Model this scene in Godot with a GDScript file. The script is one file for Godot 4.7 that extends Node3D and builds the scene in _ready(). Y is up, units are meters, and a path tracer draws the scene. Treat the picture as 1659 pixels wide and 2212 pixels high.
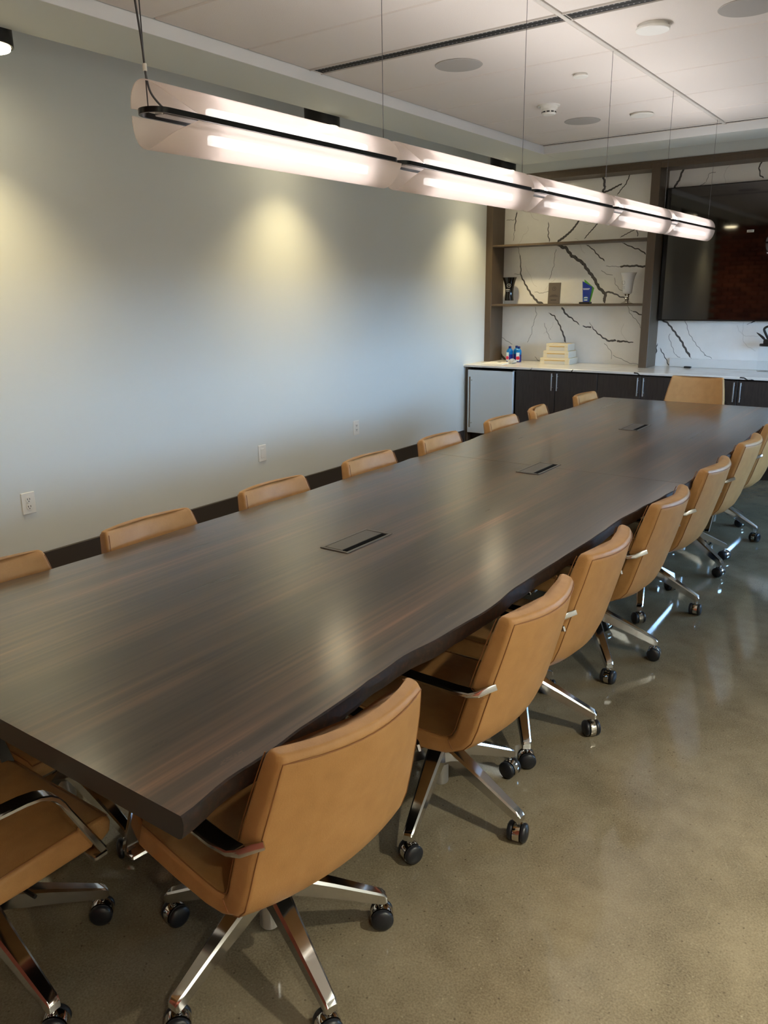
extends Node3D
# A conference room: long dark live-edge table, tan leather chairs, linear pendant, marble shelf wall.

const CAM_POS := Vector3(0, 1.62, 0)
const WALL_X := -4.15          # face of the left wall
const RIGHT_X := 1.47          # face of the right (window) wall
const REAR_Z := 1.3            # face of the brick wall behind the camera
const MARBLE_Z := -7.95        # face of the marble cladding
const CEIL_Y := 2.82
const SOFFIT_Y := 2.758
const DECK_Y := 3.12
const COUNTER_Y := 0.886
const PEND_X := -1.68

var M := {}                    # materials
var G := {}                    # shared meshes
var rng := RandomNumberGenerator.new()


# ---------------------------------------------------------------- mesh building
class MB:
	var v := PackedVector3Array()
	var t := PackedVector2Array()

	func tri(a: Vector3, b: Vector3, c: Vector3, ta := Vector2.ZERO, tb := Vector2.ZERO, tc := Vector2.ZERO) -> void:
		if (b - a).cross(c - a).length_squared() < 1e-18:
			return
		v.append(a); v.append(b); v.append(c)
		t.append(ta); t.append(tb); t.append(tc)

	func quad(a: Vector3, b: Vector3, c: Vector3, d: Vector3, ta := Vector2.ZERO, tb := Vector2.ZERO, tc := Vector2.ZERO, td := Vector2.ZERO) -> void:
		tri(a, b, c, ta, tb, tc)
		tri(a, c, d, ta, tc, td)

	# turn the solid added since index "from" so that it faces outwards
	func fix(from: int) -> void:
		var vol := 0.0
		var o := v[from] if from < v.size() else Vector3.ZERO
		for i in range(from, v.size(), 3):
			vol += (v[i] - o).dot((v[i + 1] - o).cross(v[i + 2] - o))
		if vol < 0.0:
			for i in range(from, v.size(), 3):
				var p := v[i + 1]
				v[i + 1] = v[i + 2]
				v[i + 2] = p
				var q := t[i + 1]
				t[i + 1] = t[i + 2]
				t[i + 2] = q

	func fix_all() -> void:
		for i in range(0, v.size(), 3):
			var p := v[i + 1]
			v[i + 1] = v[i + 2]
			v[i + 2] = p
			var q := t[i + 1]
			t[i + 1] = t[i + 2]
			t[i + 2] = q

	func move(from: int, x: Transform3D) -> void:
		for i in range(from, v.size()):
			v[i] = x * v[i]

	# a box with chamfered edges
	func box(c: Vector3, s: Vector3, bev := 0.0, basis := Basis()) -> void:
		var from := v.size()
		var h := s * 0.5
		var b: float = minf(bev, minf(h.x, minf(h.y, h.z)) * 0.98)
		if b <= 0.0:
			var p := []
			for i in 8:
				p.append(c + basis * Vector3(h.x * (1 if i & 1 else -1), h.y * (1 if i & 2 else -1), h.z * (1 if i & 4 else -1)))
			for f in [[0, 4, 6, 2], [1, 3, 7, 5], [0, 1, 5, 4], [2, 6, 7, 3], [0, 2, 3, 1], [4, 5, 7, 6]]:
				quad(p[f[0]], p[f[1]], p[f[2]], p[f[3]])
			fix(from)
			return
		var pt := func(sx: int, sy: int, sz: int, ax: int) -> Vector3:
			var q := Vector3(sx * (h.x - b), sy * (h.y - b), sz * (h.z - b))
			q[ax] = [sx * h.x, sy * h.y, sz * h.z][ax]
			return c + basis * q
		var face := func(pts: Array) -> void:
			var m := Vector3.ZERO
			for q in pts:
				m += q
			m /= pts.size()
			var n: Vector3 = (pts[1] - pts[0]).cross(pts[2] - pts[0])
			if n.dot(m - c) < 0.0:
				pts.reverse()
			for k in range(1, pts.size() - 1):
				tri(pts[0], pts[k], pts[k + 1])
		for s1 in [-1, 1]:
			face.call([pt.call(s1, -1, -1, 0), pt.call(s1, 1, -1, 0), pt.call(s1, 1, 1, 0), pt.call(s1, -1, 1, 0)])
			face.call([pt.call(-1, s1, -1, 1), pt.call(1, s1, -1, 1), pt.call(1, s1, 1, 1), pt.call(-1, s1, 1, 1)])
			face.call([pt.call(-1, -1, s1, 2), pt.call(1, -1, s1, 2), pt.call(1, 1, s1, 2), pt.call(-1, 1, s1, 2)])
			for s2 in [-1, 1]:
				face.call([pt.call(s1, s2, -1, 0), pt.call(s1, s2, 1, 0), pt.call(s1, s2, 1, 1), pt.call(s1, s2, -1, 1)])
				face.call([pt.call(s1, -1, s2, 0), pt.call(s1, 1, s2, 0), pt.call(s1, 1, s2, 2), pt.call(s1, -1, s2, 2)])
				face.call([pt.call(-1, s1, s2, 1), pt.call(1, s1, s2, 1), pt.call(1, s1, s2, 2), pt.call(-1, s1, s2, 2)])
				for s3 in [-1, 1]:
					face.call([pt.call(s1, s2, s3, 0), pt.call(s1, s2, s3, 1), pt.call(s1, s2, s3, 2)])

	# a skin over closed rings of equal size
	func loft(rings: Array, cap_a := true, cap_b := true) -> void:
		var from := v.size()
		for i in rings.size() - 1:
			var a: PackedVector3Array = rings[i]
			var b: PackedVector3Array = rings[i + 1]
			var n := a.size()
			for j in n:
				var k := (j + 1) % n
				quad(a[j], a[k], b[k], b[j])
		if cap_a:
			_cap(rings[0], true)
		if cap_b:
			_cap(rings[rings.size() - 1], false)
		fix(from)

	func _cap(r: PackedVector3Array, first: bool) -> void:
		var c := Vector3.ZERO
		for p in r:
			c += p
		c /= r.size()
		for j in r.size():
			var k := (j + 1) % r.size()
			if first:
				tri(c, r[k], r[j])
			else:
				tri(c, r[j], r[k])

	# a tube through points; radius a number or one per point
	func tube(pts: Array, radius, n := 8, flat := Vector2.ONE) -> void:
		var rings := []
		var side := Vector3.ZERO
		for i in pts.size():
			var d: Vector3 = (pts[mini(i + 1, pts.size() - 1)] - pts[maxi(i - 1, 0)]).normalized()
			if side == Vector3.ZERO:
				side = d.cross(Vector3.UP if absf(d.y) < 0.9 else Vector3.RIGHT).normalized()
			side = (side - d * side.dot(d)).normalized()
			var up := side.cross(d)
			var r: float = radius[i] if radius is Array else radius
			var ring := PackedVector3Array()
			for j in n:
				var a := TAU * j / n
				ring.append(pts[i] + side * cos(a) * r * flat.x + up * sin(a) * r * flat.y)
			rings.append(ring)
		loft(rings)

	# profile of (radius, height) turned about the y axis
	func lathe(prof: Array, n := 24, x := Transform3D()) -> void:
		var from := v.size()
		var rings := []
		for p in prof:
			var ring := PackedVector3Array()
			for j in n:
				var a := TAU * j / n
				ring.append(x * Vector3(p.x * cos(a), p.y, p.x * sin(a)))
			rings.append(ring)
		loft(rings)

	# a flat outline in x, y made thick along z
	func prism(poly: PackedVector2Array, z0: float, z1: float, x := Transform3D()) -> void:
		var from := v.size()
		var idx := Geometry2D.triangulate_polygon(poly)
		for i in range(0, idx.size(), 3):
			var a := poly[idx[i]]
			var b := poly[idx[i + 1]]
			var c := poly[idx[i + 2]]
			if (b - a).cross(c - a) < 0.0:
				var q := b
				b = c
				c = q
			tri(Vector3(a.x, a.y, z1), Vector3(b.x, b.y, z1), Vector3(c.x, c.y, z1))
			tri(Vector3(a.x, a.y, z0), Vector3(c.x, c.y, z0), Vector3(b.x, b.y, z0))
		var ccw := not Geometry2D.is_polygon_clockwise(poly)
		for i in poly.size():
			var a := poly[i]
			var b := poly[(i + 1) % poly.size()]
			if not ccw:
				var q := a
				a = b
				b = q
			quad(Vector3(a.x, a.y, z0), Vector3(b.x, b.y, z0), Vector3(b.x, b.y, z1), Vector3(a.x, a.y, z1))
		move(from, x)

	func done(crease := 35.0) -> ArrayMesh:
		var n := v.size() / 3
		var fn := PackedVector3Array()
		var at := {}
		for i in n:
			var a := v[i * 3]
			fn.append((v[i * 3 + 1] - a).cross(v[i * 3 + 2] - a))
			for k in 3:
				var key := Vector3i((v[i * 3 + k] * 20000.0).round())
				if at.has(key):
					at[key].append(i)
				else:
					at[key] = [i]
		var lim := cos(deg_to_rad(crease))
		var P := PackedVector3Array()
		var N := PackedVector3Array()
		var T := PackedVector2Array()
		for i in n:
			var un := fn[i].normalized()
			for k in [0, 2, 1]:
				var p := v[i * 3 + k]
				var s := Vector3.ZERO
				for f in at[Vector3i((p * 20000.0).round())]:
					if fn[f].normalized().dot(un) > lim:
						s += fn[f]
				P.append(p)
				N.append(s.normalized() if s.length_squared() > 0.0 else un)
				T.append(t[i * 3 + k])
		var arr := []
		arr.resize(Mesh.ARRAY_MAX)
		arr[Mesh.ARRAY_VERTEX] = P
		arr[Mesh.ARRAY_NORMAL] = N
		arr[Mesh.ARRAY_TEX_UV] = T
		var m := ArrayMesh.new()
		m.add_surface_from_arrays(Mesh.PRIMITIVE_TRIANGLES, arr)
		return m


# ---------------------------------------------------------------- nodes
func free_name(parent: Node, called: String) -> String:
	if not parent.has_node(called):
		return called
	var k := 1
	while parent.has_node("%s_%03d" % [called, k]):
		k += 1
	return "%s_%03d" % [called, k]


func part(parent: Node, called: String, mesh: Mesh, mat: Material, x := Transform3D()) -> MeshInstance3D:
	var o := MeshInstance3D.new()
	o.name = free_name(parent, called)
	o.mesh = mesh
	o.material_override = mat
	o.transform = x
	o.cast_shadow = GeometryInstance3D.SHADOW_CASTING_SETTING_ON
	parent.add_child(o, true)
	return o


func node(parent: Node, called: String, x := Transform3D()) -> Node3D:
	var o := Node3D.new()
	o.name = free_name(parent, called)
	o.transform = x
	parent.add_child(o, true)
	return o


func tag(o: Node, label: String, category: String, group := "", kind := "") -> Node:
	if label:
		o.set_meta("label", label)
	if category:
		o.set_meta("category", category)
	if group:
		o.set_meta("group", group)
	if kind:
		o.set_meta("kind", kind)
	return o


func thing(called: String, label: String, category: String, at := Vector3.ZERO, turn := 0.0, group := "") -> Node3D:
	var o := node(self, called, Transform3D(Basis(Vector3.UP, turn), at))
	tag(o, label, category, group)
	return o


func struct(called: String, label: String, category: String) -> Node3D:
	var o := node(self, called)
	tag(o, label, category, "", "structure")
	return o


func one_box(c: Vector3, s: Vector3, bev := 0.0) -> ArrayMesh:
	var b := MB.new()
	b.box(c, s, bev)
	return b.done()


func at(p: Vector3, turn := 0.0) -> Transform3D:
	return Transform3D(Basis(Vector3.UP, turn), p)


# ---------------------------------------------------------------- textures and materials
func noise(w: int, h: int, freq: float, octaves: int, sd: int, kind := FastNoiseLite.TYPE_SIMPLEX_SMOOTH) -> PackedByteArray:
	var f := FastNoiseLite.new()
	f.seed = sd
	f.noise_type = kind
	f.frequency = freq
	f.fractal_type = FastNoiseLite.FRACTAL_FBM
	f.fractal_octaves = octaves
	return f.get_seamless_image(w, h).get_data()


# noise made at one size and stretched to another, for grain
func streaks(w: int, h: int, w0: int, h0: int, freq: float, octaves: int, sd: int) -> PackedByteArray:
	var f := FastNoiseLite.new()
	f.seed = sd
	f.frequency = freq
	f.fractal_octaves = octaves
	var im := f.get_seamless_image(w0, h0)
	im.resize(w, h, Image.INTERPOLATE_CUBIC)
	return im.get_data()


func lut(stops: Array) -> PackedByteArray:
	var g := Gradient.new()
	var off := PackedFloat32Array()
	var col := PackedColorArray()
	for s in stops:
		off.append(s[0])
		col.append(s[1])
	g.offsets = off
	g.colors = col
	var out := PackedByteArray()
	for i in 256:
		var c := g.sample(i / 255.0)
		out.append(int(c.r * 255)); out.append(int(c.g * 255)); out.append(int(c.b * 255))
	return out


# layers: [[bytes, weight], ...] added up and looked up in a colour ramp
func ramp_tex(w: int, h: int, layers: Array, ramp: PackedByteArray) -> ImageTexture:
	var out := PackedByteArray()
	out.resize(w * h * 3)
	var a: PackedByteArray = layers[0][0]
	var wa: float = layers[0][1]
	var b: PackedByteArray = layers[1][0] if layers.size() > 1 else a
	var wb: float = layers[1][1] if layers.size() > 1 else 0.0
	var c: PackedByteArray = layers[2][0] if layers.size() > 2 else a
	var wc: float = layers[2][1] if layers.size() > 2 else 0.0
	var base := 127.5 * (1.0 - wa - wb - wc)
	for i in w * h:
		var k := clampi(int(a[i] * wa + b[i] * wb + c[i] * wc + base), 0, 255) * 3
		var o := i * 3
		out[o] = ramp[k]
		out[o + 1] = ramp[k + 1]
		out[o + 2] = ramp[k + 2]
	var im := Image.create_from_data(w, h, false, Image.FORMAT_RGB8, out)
	return ImageTexture.create_from_image(im)


func gray_tex(w: int, h: int, bytes: PackedByteArray) -> ImageTexture:
	return ImageTexture.create_from_image(Image.create_from_data(w, h, false, Image.FORMAT_L8, bytes))


func mat(called: String, col: Color, rough := 0.5, metal := 0.0) -> StandardMaterial3D:
	var m := StandardMaterial3D.new()
	m.resource_name = called
	m.albedo_color = col
	m.roughness = rough
	m.metallic = metal
	M[called] = m
	return m


func rgb(r: int, g: int, b: int) -> Color:
	return Color8(r, g, b)


func triplanar(m: StandardMaterial3D, scale: float, world := true) -> void:
	m.uv1_triplanar = true
	m.uv1_world_triplanar = world
	m.uv1_scale = Vector3.ONE * scale


func glow(called: String, col: Color, energy: float) -> StandardMaterial3D:
	var m := mat(called, rgb(235, 230, 225), 0.5)
	m.emission_enabled = true
	m.emission = col
	m.emission_energy_multiplier = energy
	return m


# ================================================================ the scene
func _ready() -> void:
	rng.seed = 4711
	build_camera()
	build_sky()
	build_materials()
	build_shell()
	build_ceiling()
	build_window_wall()
	build_brick_wall()
	build_wall_lamps()
	build_pendant()
	build_table()
	build_chairs()
	build_cabinets()
	build_shelf_unit()
	build_television()
	build_ornaments()
	build_ceiling_fittings()
	build_wall_plates()


func build_camera() -> void:
	var cam := Camera3D.new()
	cam.name = "camera"
	# right, up and back of the lens
	cam.transform = Transform3D(Basis(Vector3(0.814807, -0.013905, -0.579566), Vector3(-0.144692, 0.963197, -0.226531), Vector3(0.561386, 0.268438, 0.782807)), CAM_POS)
	cam.fov = 66.0245
	cam.near = 0.05
	cam.far = 200.0
	add_child(cam)
	cam.current = true


func build_sky() -> void:
	var sky := ProceduralSkyMaterial.new()
	sky.sky_top_color = Color(0.50, 0.66, 0.82)
	sky.sky_horizon_color = Color(0.66, 0.81, 0.95)
	sky.ground_horizon_color = Color(0.42, 0.43, 0.42)
	sky.ground_bottom_color = Color(0.30, 0.29, 0.27)
	sky.sky_energy_multiplier = SKY_ENERGY
	sky.ground_energy_multiplier = SKY_ENERGY * 0.3
	var e := Environment.new()
	e.background_mode = Environment.BG_SKY
	e.sky = Sky.new()
	e.sky.sky_material = sky
	e.tonemap_mode = Environment.TONE_MAPPER_LINEAR
	e.tonemap_exposure = EXPOSURE
	e.sdfgi_enabled = true
	e.ssao_enabled = true
	e.ssil_enabled = true
	var w := WorldEnvironment.new()
	w.name = "environment"
	w.environment = e
	add_child(w)


const EXPOSURE := 1.22
const SKY_ENERGY := 4.5
const WARM := Color(1.0, 0.91, 0.69)       # wall washers
const ROSE := Color(1.0, 0.985, 0.975)       # pendant
const AISLE := Color(1.0, 0.98, 0.90)      # aisle downlights, a whiter lamp
const AISLE_GAIN := 6.8                   # extra gain on the aisle lamps, brightens the near floor and chairs
const WASHER_ENERGY := 1.9
const PENDANT_ENERGY := 0.295


func build_materials() -> void:
	var fine := noise(512, 512, 0.09, 3, 11)
	var coarse := noise(512, 512, 0.006, 5, 12)
	var m := mat("wall_paint", rgb(218, 223, 222), 0.55)
	m = mat("soffit_paint", rgb(214, 217, 212), 0.7)
	m = mat("ceiling_tile", rgb(228, 220, 214), 0.9)
	m.heightmap_enabled = true
	m.heightmap_texture = gray_tex(512, 512, fine)
	m.heightmap_scale = 0.06
	triplanar(m, 3.0)
	mat("ceiling_metal", rgb(216, 210, 204), 0.45)
	mat("white_step", rgb(232, 234, 236), 0.45)
	mat("slot_blade", rgb(22, 22, 23), 0.7)

	# polished concrete
	var mott := noise(1024, 1024, 0.0045, 6, 21)
	var grain := noise(1024, 1024, 0.33, 2, 22)
	var veil := noise(1024, 1024, 0.016, 5, 23)
	m = mat("polished_concrete", Color.WHITE, 0.16)
	m.albedo_texture = ramp_tex(1024, 1024, [[mott, 0.30], [grain, 0.50], [veil, 0.22]], lut([[0.0, rgb(60, 54, 43)], [0.3, rgb(104, 95, 77)], [0.55, rgb(122, 112, 92)], [0.8, rgb(136, 126, 105)], [1.0, rgb(176, 166, 144)]]))
	m.albedo_texture = speckled(m.albedo_texture)
	m.roughness_texture = ramp_tex(1024, 1024, [[veil, 0.9], [mott, 0.5]], lut([[0.0, Color(0.55, 0.55, 0.55)], [1.0, Color(1, 1, 1)]]))
	m.roughness = 0.10
	triplanar(m, 0.45)

	# table wood
	var w1 := streaks(768, 2048, 768, 96, 0.030, 4, 31)
	var w2 := streaks(768, 2048, 384, 300, 0.014, 3, 32)
	var w3 := streaks(768, 2048, 768, 40, 0.12, 2, 33)
	m = mat("table_wood", Color.WHITE, 0.33)
	m.clearcoat_enabled = true
	m.clearcoat = 0.8
	m.clearcoat_roughness = 0.19
	m.albedo_texture = board_tex(w1, w2, w3)
	m.roughness_texture = ramp_tex(768, 2048, [[w1, 0.6], [w2, 0.5]], lut([[0.0, Color(0.8, 0.8, 0.8)], [1.0, Color(1, 1, 1)]]))
	m.roughness = 0.33
	m = mat("bark_edge", rgb(66, 50, 42), 0.62)
	m.albedo_texture = ramp_tex(512, 512, [[noise(512, 512, 0.02, 5, 41), 1.1], [fine, 0.4]], lut([[0.0, rgb(90, 75, 66)], [0.55, rgb(150, 120, 100)], [0.8, rgb(200, 150, 110)], [1.0, rgb(255, 200, 140)]]))
	triplanar(m, 4.0)
	mat("end_grain", rgb(60, 60, 62), 0.38)
	mat("cable_box_metal", rgb(92, 86, 79), 0.36, 0.35)
	mat("slot_shade", rgb(13, 13, 13), 0.95).metallic_specular = 0.2  # near-black colour for the shade inside the cable slots
	mat("dark_steel", rgb(28, 27, 27), 0.45, 0.3)

	# leather
	m = mat("tan_leather", Color.WHITE, 0.50)
	m.albedo_texture = ramp_tex(512, 512, [[coarse, 0.5], [fine, 0.16]], lut([[0.0, rgb(160, 116, 67)], [0.5, rgb(178, 132, 79)], [1.0, rgb(193, 148, 94)]]))
	m.heightmap_enabled = true
	m.heightmap_texture = gray_tex(512, 512, fine)
	m.heightmap_scale = 0.03
	triplanar(m, 4.0, false)
	mat("leather_seam", rgb(138, 92, 50), 0.6)
	mat("polished_aluminium", rgb(214, 214, 216), 0.10, 1.0)
	mat("satin_aluminium", rgb(186, 188, 192), 0.24, 1.0)
	mat("column_steel", rgb(206, 208, 210), 0.32, 0.85)
	mat("armrest_metal", rgb(196, 196, 198), 0.12, 1.0)
	mat("caster_plastic", rgb(22, 25, 31), 0.38)
	mat("black_plastic", rgb(16, 16, 17), 0.4)

	# built-in
	var cs := streaks(256, 512, 256, 24, 0.10, 3, 51)
	m = mat("bronze_laminate", Color.WHITE, 0.45)
	m.albedo_texture = ramp_tex(256, 512, [[cs, 0.5]], lut([[0.0, rgb(84, 70, 56)], [1.0, rgb(100, 85, 68)]]))
	triplanar(m, 2.0)
	m = mat("cabinet_laminate", Color.WHITE, 0.42)
	m.albedo_texture = ramp_tex(256, 512, [[cs, 0.8]], lut([[0.0, rgb(46, 40, 37)], [1.0, rgb(66, 57, 52)]]))
	triplanar(m, 2.0)
	mat("baseboard_paint", rgb(60, 53, 49), 0.45)
	mat("brushed_steel", rgb(205, 206, 206), 0.28, 1.0)
	mat("fridge_door", rgb(228, 236, 240), 0.30, 0.1)
	m = mat("marble", Color.WHITE, 0.16)
	m.albedo_texture = marble_tex()
	m = mat("counter_marble", Color.WHITE, 0.16)
	m.albedo_texture = counter_tex()
	mat("plain_quartz", rgb(232, 231, 227), 0.14)

	m = mat("television_glass", rgb(5, 5, 6), 0.035)
	m.metallic_specular = 0.7
	mat("television_bezel", rgb(12, 12, 13), 0.3)
	mat("white_plastic", rgb(232, 231, 226), 0.35)
	mat("socket_hole", rgb(60, 60, 60), 0.6)
	mat("speaker_grille", rgb(176, 172, 168), 0.8)

	# lamps
	m = mat("frosted_acrylic", Color(0.972, 0.918, 0.898, 0.64), 0.32)
	m.transparency = BaseMaterial3D.TRANSPARENCY_ALPHA
	m.backlight_enabled = true
	m.backlight = Color(1.0, 0.97, 0.955)
	mat("pendant_rail", rgb(20, 22, 25), 0.32, 0.4)
	glow("led_bar", ROSE.lerp(Color.WHITE, 0.25), 3.9)
	glow("washer_lens", Color(1.0, 0.93, 0.76), 20.0)
	mat("lamp_black", rgb(17, 16, 16), 0.45)
	mat("cable_grey", rgb(70, 70, 74), 0.4, 0.3)

	# ornaments
	mat("black_glass", rgb(6, 6, 8), 0.08)
	m = mat("clear_glass", Color(0.96, 0.98, 0.98, 0.02), 0.02)
	m.transparency = BaseMaterial3D.TRANSPARENCY_ALPHA
	mat("etched_grey", rgb(150, 150, 150), 0.6)
	mat("plaque_metal", rgb(112, 101, 90), 0.42, 0.4)
	mat("plaque_print", rgb(62, 55, 49), 0.6)
	mat("award_blue", rgb(22, 50, 150), 0.12)
	mat("award_green", rgb(96, 176, 52), 0.12)
	mat("award_white", rgb(226, 232, 240), 0.3)
	mat("award_teal", rgb(70, 120, 170), 0.2)
	mat("cup_enamel", rgb(226, 224, 220), 0.18)
	mat("chrome", rgb(212, 208, 202), 0.07, 1.0)
	mat("bone_inlay", rgb(222, 208, 176), 0.42)
	mat("bone_side", rgb(206, 200, 186), 0.42)
	mat("brass_groove", rgb(196, 158, 86), 0.4, 0.3)
	m = mat("bottle_blue", Color(0.05, 0.45, 0.75), 0.10)
	mat("bottle_deep", rgb(44, 52, 140), 0.12)
	mat("bottle_cap", rgb(12, 28, 110), 0.35)
	mat("bottle_label", rgb(206, 228, 238), 0.35)
	mat("flower_print", rgb(222, 36, 78), 0.4)
	mat("flower_heart", rgb(120, 8, 30), 0.4)
	mat("paper", rgb(240, 238, 230), 0.7)
	mat("crumpled_foil", rgb(214, 212, 206), 0.3, 0.6)
	mat("patina_black", rgb(13, 13, 15), 0.34)
	mat("brick", rgb(150, 76, 54), 0.85)
	mat("brick_dark", rgb(122, 58, 42), 0.85)
	mat("brick_pale", rgb(166, 92, 66), 0.85)
	mat("mortar", rgb(150, 138, 126), 0.95)
	m = mat("window_glass", Color(0.97, 0.99, 1.0, 0.06), 0.02)
	m.transparency = BaseMaterial3D.TRANSPARENCY_ALPHA
	mat("window_frame", rgb(44, 44, 46), 0.4, 0.5)
	mat("outside_ground", rgb(120, 124, 128), 0.9)


# pale sand grains, dark pits and a few hairline scratches in the concrete
func speckled(tex: ImageTexture) -> ImageTexture:
	var im := tex.get_image()
	var r := RandomNumberGenerator.new()
	r.seed = 23
	var n := im.get_width()
	for i in 5200:
		var p := Vector2(r.randf() * n, r.randf() * n)
		blot(im, p, r.randf_range(0.4, 1.0), rgb(178, 168, 144), r.randf_range(0.15, 0.55))
	for i in 1500:
		var p := Vector2(r.randf() * n, r.randf() * n)
		blot(im, p, r.randf_range(0.4, 1.1), rgb(38, 33, 26), r.randf_range(0.25, 0.8))
	for i in 26:
		var p := Vector2(r.randf() * n, r.randf() * n)
		var d := r.randf() * TAU
		for k in r.randi_range(10, 46):
			d += r.randf_range(-0.05, 0.05)
			p += Vector2(cos(d), sin(d))
			blot(im, p, 0.5, rgb(172, 160, 136), 0.4)
	return ImageTexture.create_from_image(im)


# boards of slightly different tone, with streaked grain and a few pale knots
func board_tex(w1: PackedByteArray, w2: PackedByteArray, w3: PackedByteArray) -> ImageTexture:
	var w := 768
	var h := 2048
	var ramp := lut([[0.0, rgb(38, 31, 25)], [0.35, rgb(57, 45, 36)], [0.55, rgb(74, 58, 45)], [0.78, rgb(98, 72, 54)], [1.0, rgb(142, 102, 75)]])
	var tone := []
	var r := RandomNumberGenerator.new()
	r.seed = 91
	var x := 0
	while x < w:
		var bw := r.randi_range(40, 92)
		var k := r.randf_range(-16.0, 16.0)
		for i in bw:
			if tone.size() < w:
				tone.append(k)
		x += bw
	var out := PackedByteArray()
	out.resize(w * h * 3)
	for y in h:
		for xx in w:
			var i := y * w + xx
			var k := clampi(int(w1[i] * 0.45 + w2[i] * 0.55 + w3[i] * 0.30 - 42.0 + tone[xx]), 0, 255) * 3
			var o := i * 3
			out[o] = ramp[k]
			out[o + 1] = ramp[k + 1]
			out[o + 2] = ramp[k + 2]
	var im := Image.create_from_data(w, h, false, Image.FORMAT_RGB8, out)
	for n in 46:                       # small knots and scuffs that run with the grain
		var cx := r.randi_range(20, w - 20)
		var cy := r.randi_range(20, h - 20)
		var len := r.randi_range(4, 14)
		var col := rgb(120, 88, 66) if n % 4 else rgb(34, 27, 23)
		for j in range(-len, len):
			var wd := int(2.2 * sqrt(maxf(0.0, 1.0 - pow(float(j) / len, 2)))) + 1
			for q in range(-wd, wd + 1):
				var px := cx + q + int(2.0 * sin(j * 0.3))
				var py := cy + j
				if px >= 0 and px < w and py >= 0 and py < h and r.randf() < 0.55:
					im.set_pixel(px, py, im.get_pixel(px, py).lerp(col, 0.45))
	return ImageTexture.create_from_image(im)


# white marble with the dark veins where the slabs have them
func marble_tex() -> ImageTexture:
	var w := 1600
	var h := 960
	var cloud := noise(w, h, 0.004, 4, 61)
	var haze := noise(w, h, 0.015, 3, 62)
	var ramp := lut([[0.0, rgb(238, 237, 233)], [0.5, rgb(245, 244, 240)], [1.0, rgb(250, 249, 246)]])
	var out := PackedByteArray()
	out.resize(w * h * 3)
	for i in w * h:
		var k := clampi(int(cloud[i] * 0.7 + haze[i] * 0.3), 0, 255) * 3
		out[i * 3] = ramp[k]
		out[i * 3 + 1] = ramp[k + 1]
		out[i * 3 + 2] = ramp[k + 2]
	var im := Image.create_from_data(w, h, false, Image.FORMAT_RGB8, out)
	var r := RandomNumberGenerator.new()
	r.seed = 62
	# thin grey threads
	for n in 26:
		var p := Vector2(r.randf() * w, r.randf() * h)
		var d := r.randf() * TAU
		for s in r.randi_range(40, 150):
			d += r.randf_range(-0.22, 0.22)
			p += Vector2(cos(d), sin(d)) * 1.2
			blot(im, p, 1.0, rgb(196, 193, 188), 0.5)
	for vein in VEINS:
		draw_vein(im, vein, r)
	# joints of the slabs
	for jx in [int((-2.43 + 4.15) / 3.15 * w)]:
		for y in h:
			im.set_pixel(jx, y, rgb(196, 194, 190))
	return ImageTexture.create_from_image(im)


func draw_vein(im: Image, vein: Array, r: RandomNumberGenerator) -> void:
	var pts: Array = vein[2]
	var n := pts.size() / 2
	var total := 0.0
	for i in n - 1:
		total += Vector2(pts[i * 2] - pts[i * 2 + 2], pts[i * 2 + 1] - pts[i * 2 + 3]).length()
	var run := 0.0
	for i in n - 1:
		var a := Vector2(pts[i * 2], pts[i * 2 + 1])
		var b := Vector2(pts[i * 2 + 2], pts[i * 2 + 3])
		var steps := maxi(2, int((b - a).length()))
		var side := (b - a).normalized().orthogonal()
		for s in steps:
			var p := a.lerp(b, float(s) / steps)
			var k: float = (run + (b - a).length() * s / steps) / total
			var wd: float = lerpf(vein[0], vein[1], k) * 0.5 * smoothstep(0.0, 0.06, k) * smoothstep(0.0, 0.06, 1.0 - k)
			p += side * (sin(p.x * 0.11 + p.y * 0.17) * 1.6 + sin(p.x * 0.31 - p.y * 0.23) * 0.7)
			if wd < 1.6:
				blot(im, p, 0.9, rgb(56, 54, 55), 0.8)
			else:
				blot(im, p, wd, rgb(96, 92, 90), 0.6)
				for q in 4:
					blot(im, p + side * r.randf_range(-wd, wd) * 0.85, r.randf_range(0.8, wd * 0.46), rgb(14, 14, 16), 0.9)
				if r.randf() < 0.34:
					blot(im, p + side * r.randf_range(-wd, wd) * 0.6, wd * 0.3, rgb(206, 202, 198), 0.8)
		run += (b - a).length()


func blot(im: Image, p: Vector2, rad: float, col: Color, strength: float) -> void:
	var w := im.get_width()
	var h := im.get_height()
	for y in range(int(p.y - rad), int(p.y + rad) + 1):
		for x in range(int(p.x - rad), int(p.x + rad) + 1):
			if x >= 0 and y >= 0 and x < w and y < h:
				var d := Vector2(x - p.x, y - p.y).length()
				if d <= rad + 0.4:
					im.set_pixel(x, y, im.get_pixel(x, y).lerp(col, strength * clampf(rad + 0.4 - d, 0.0, 1.0)))


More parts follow.
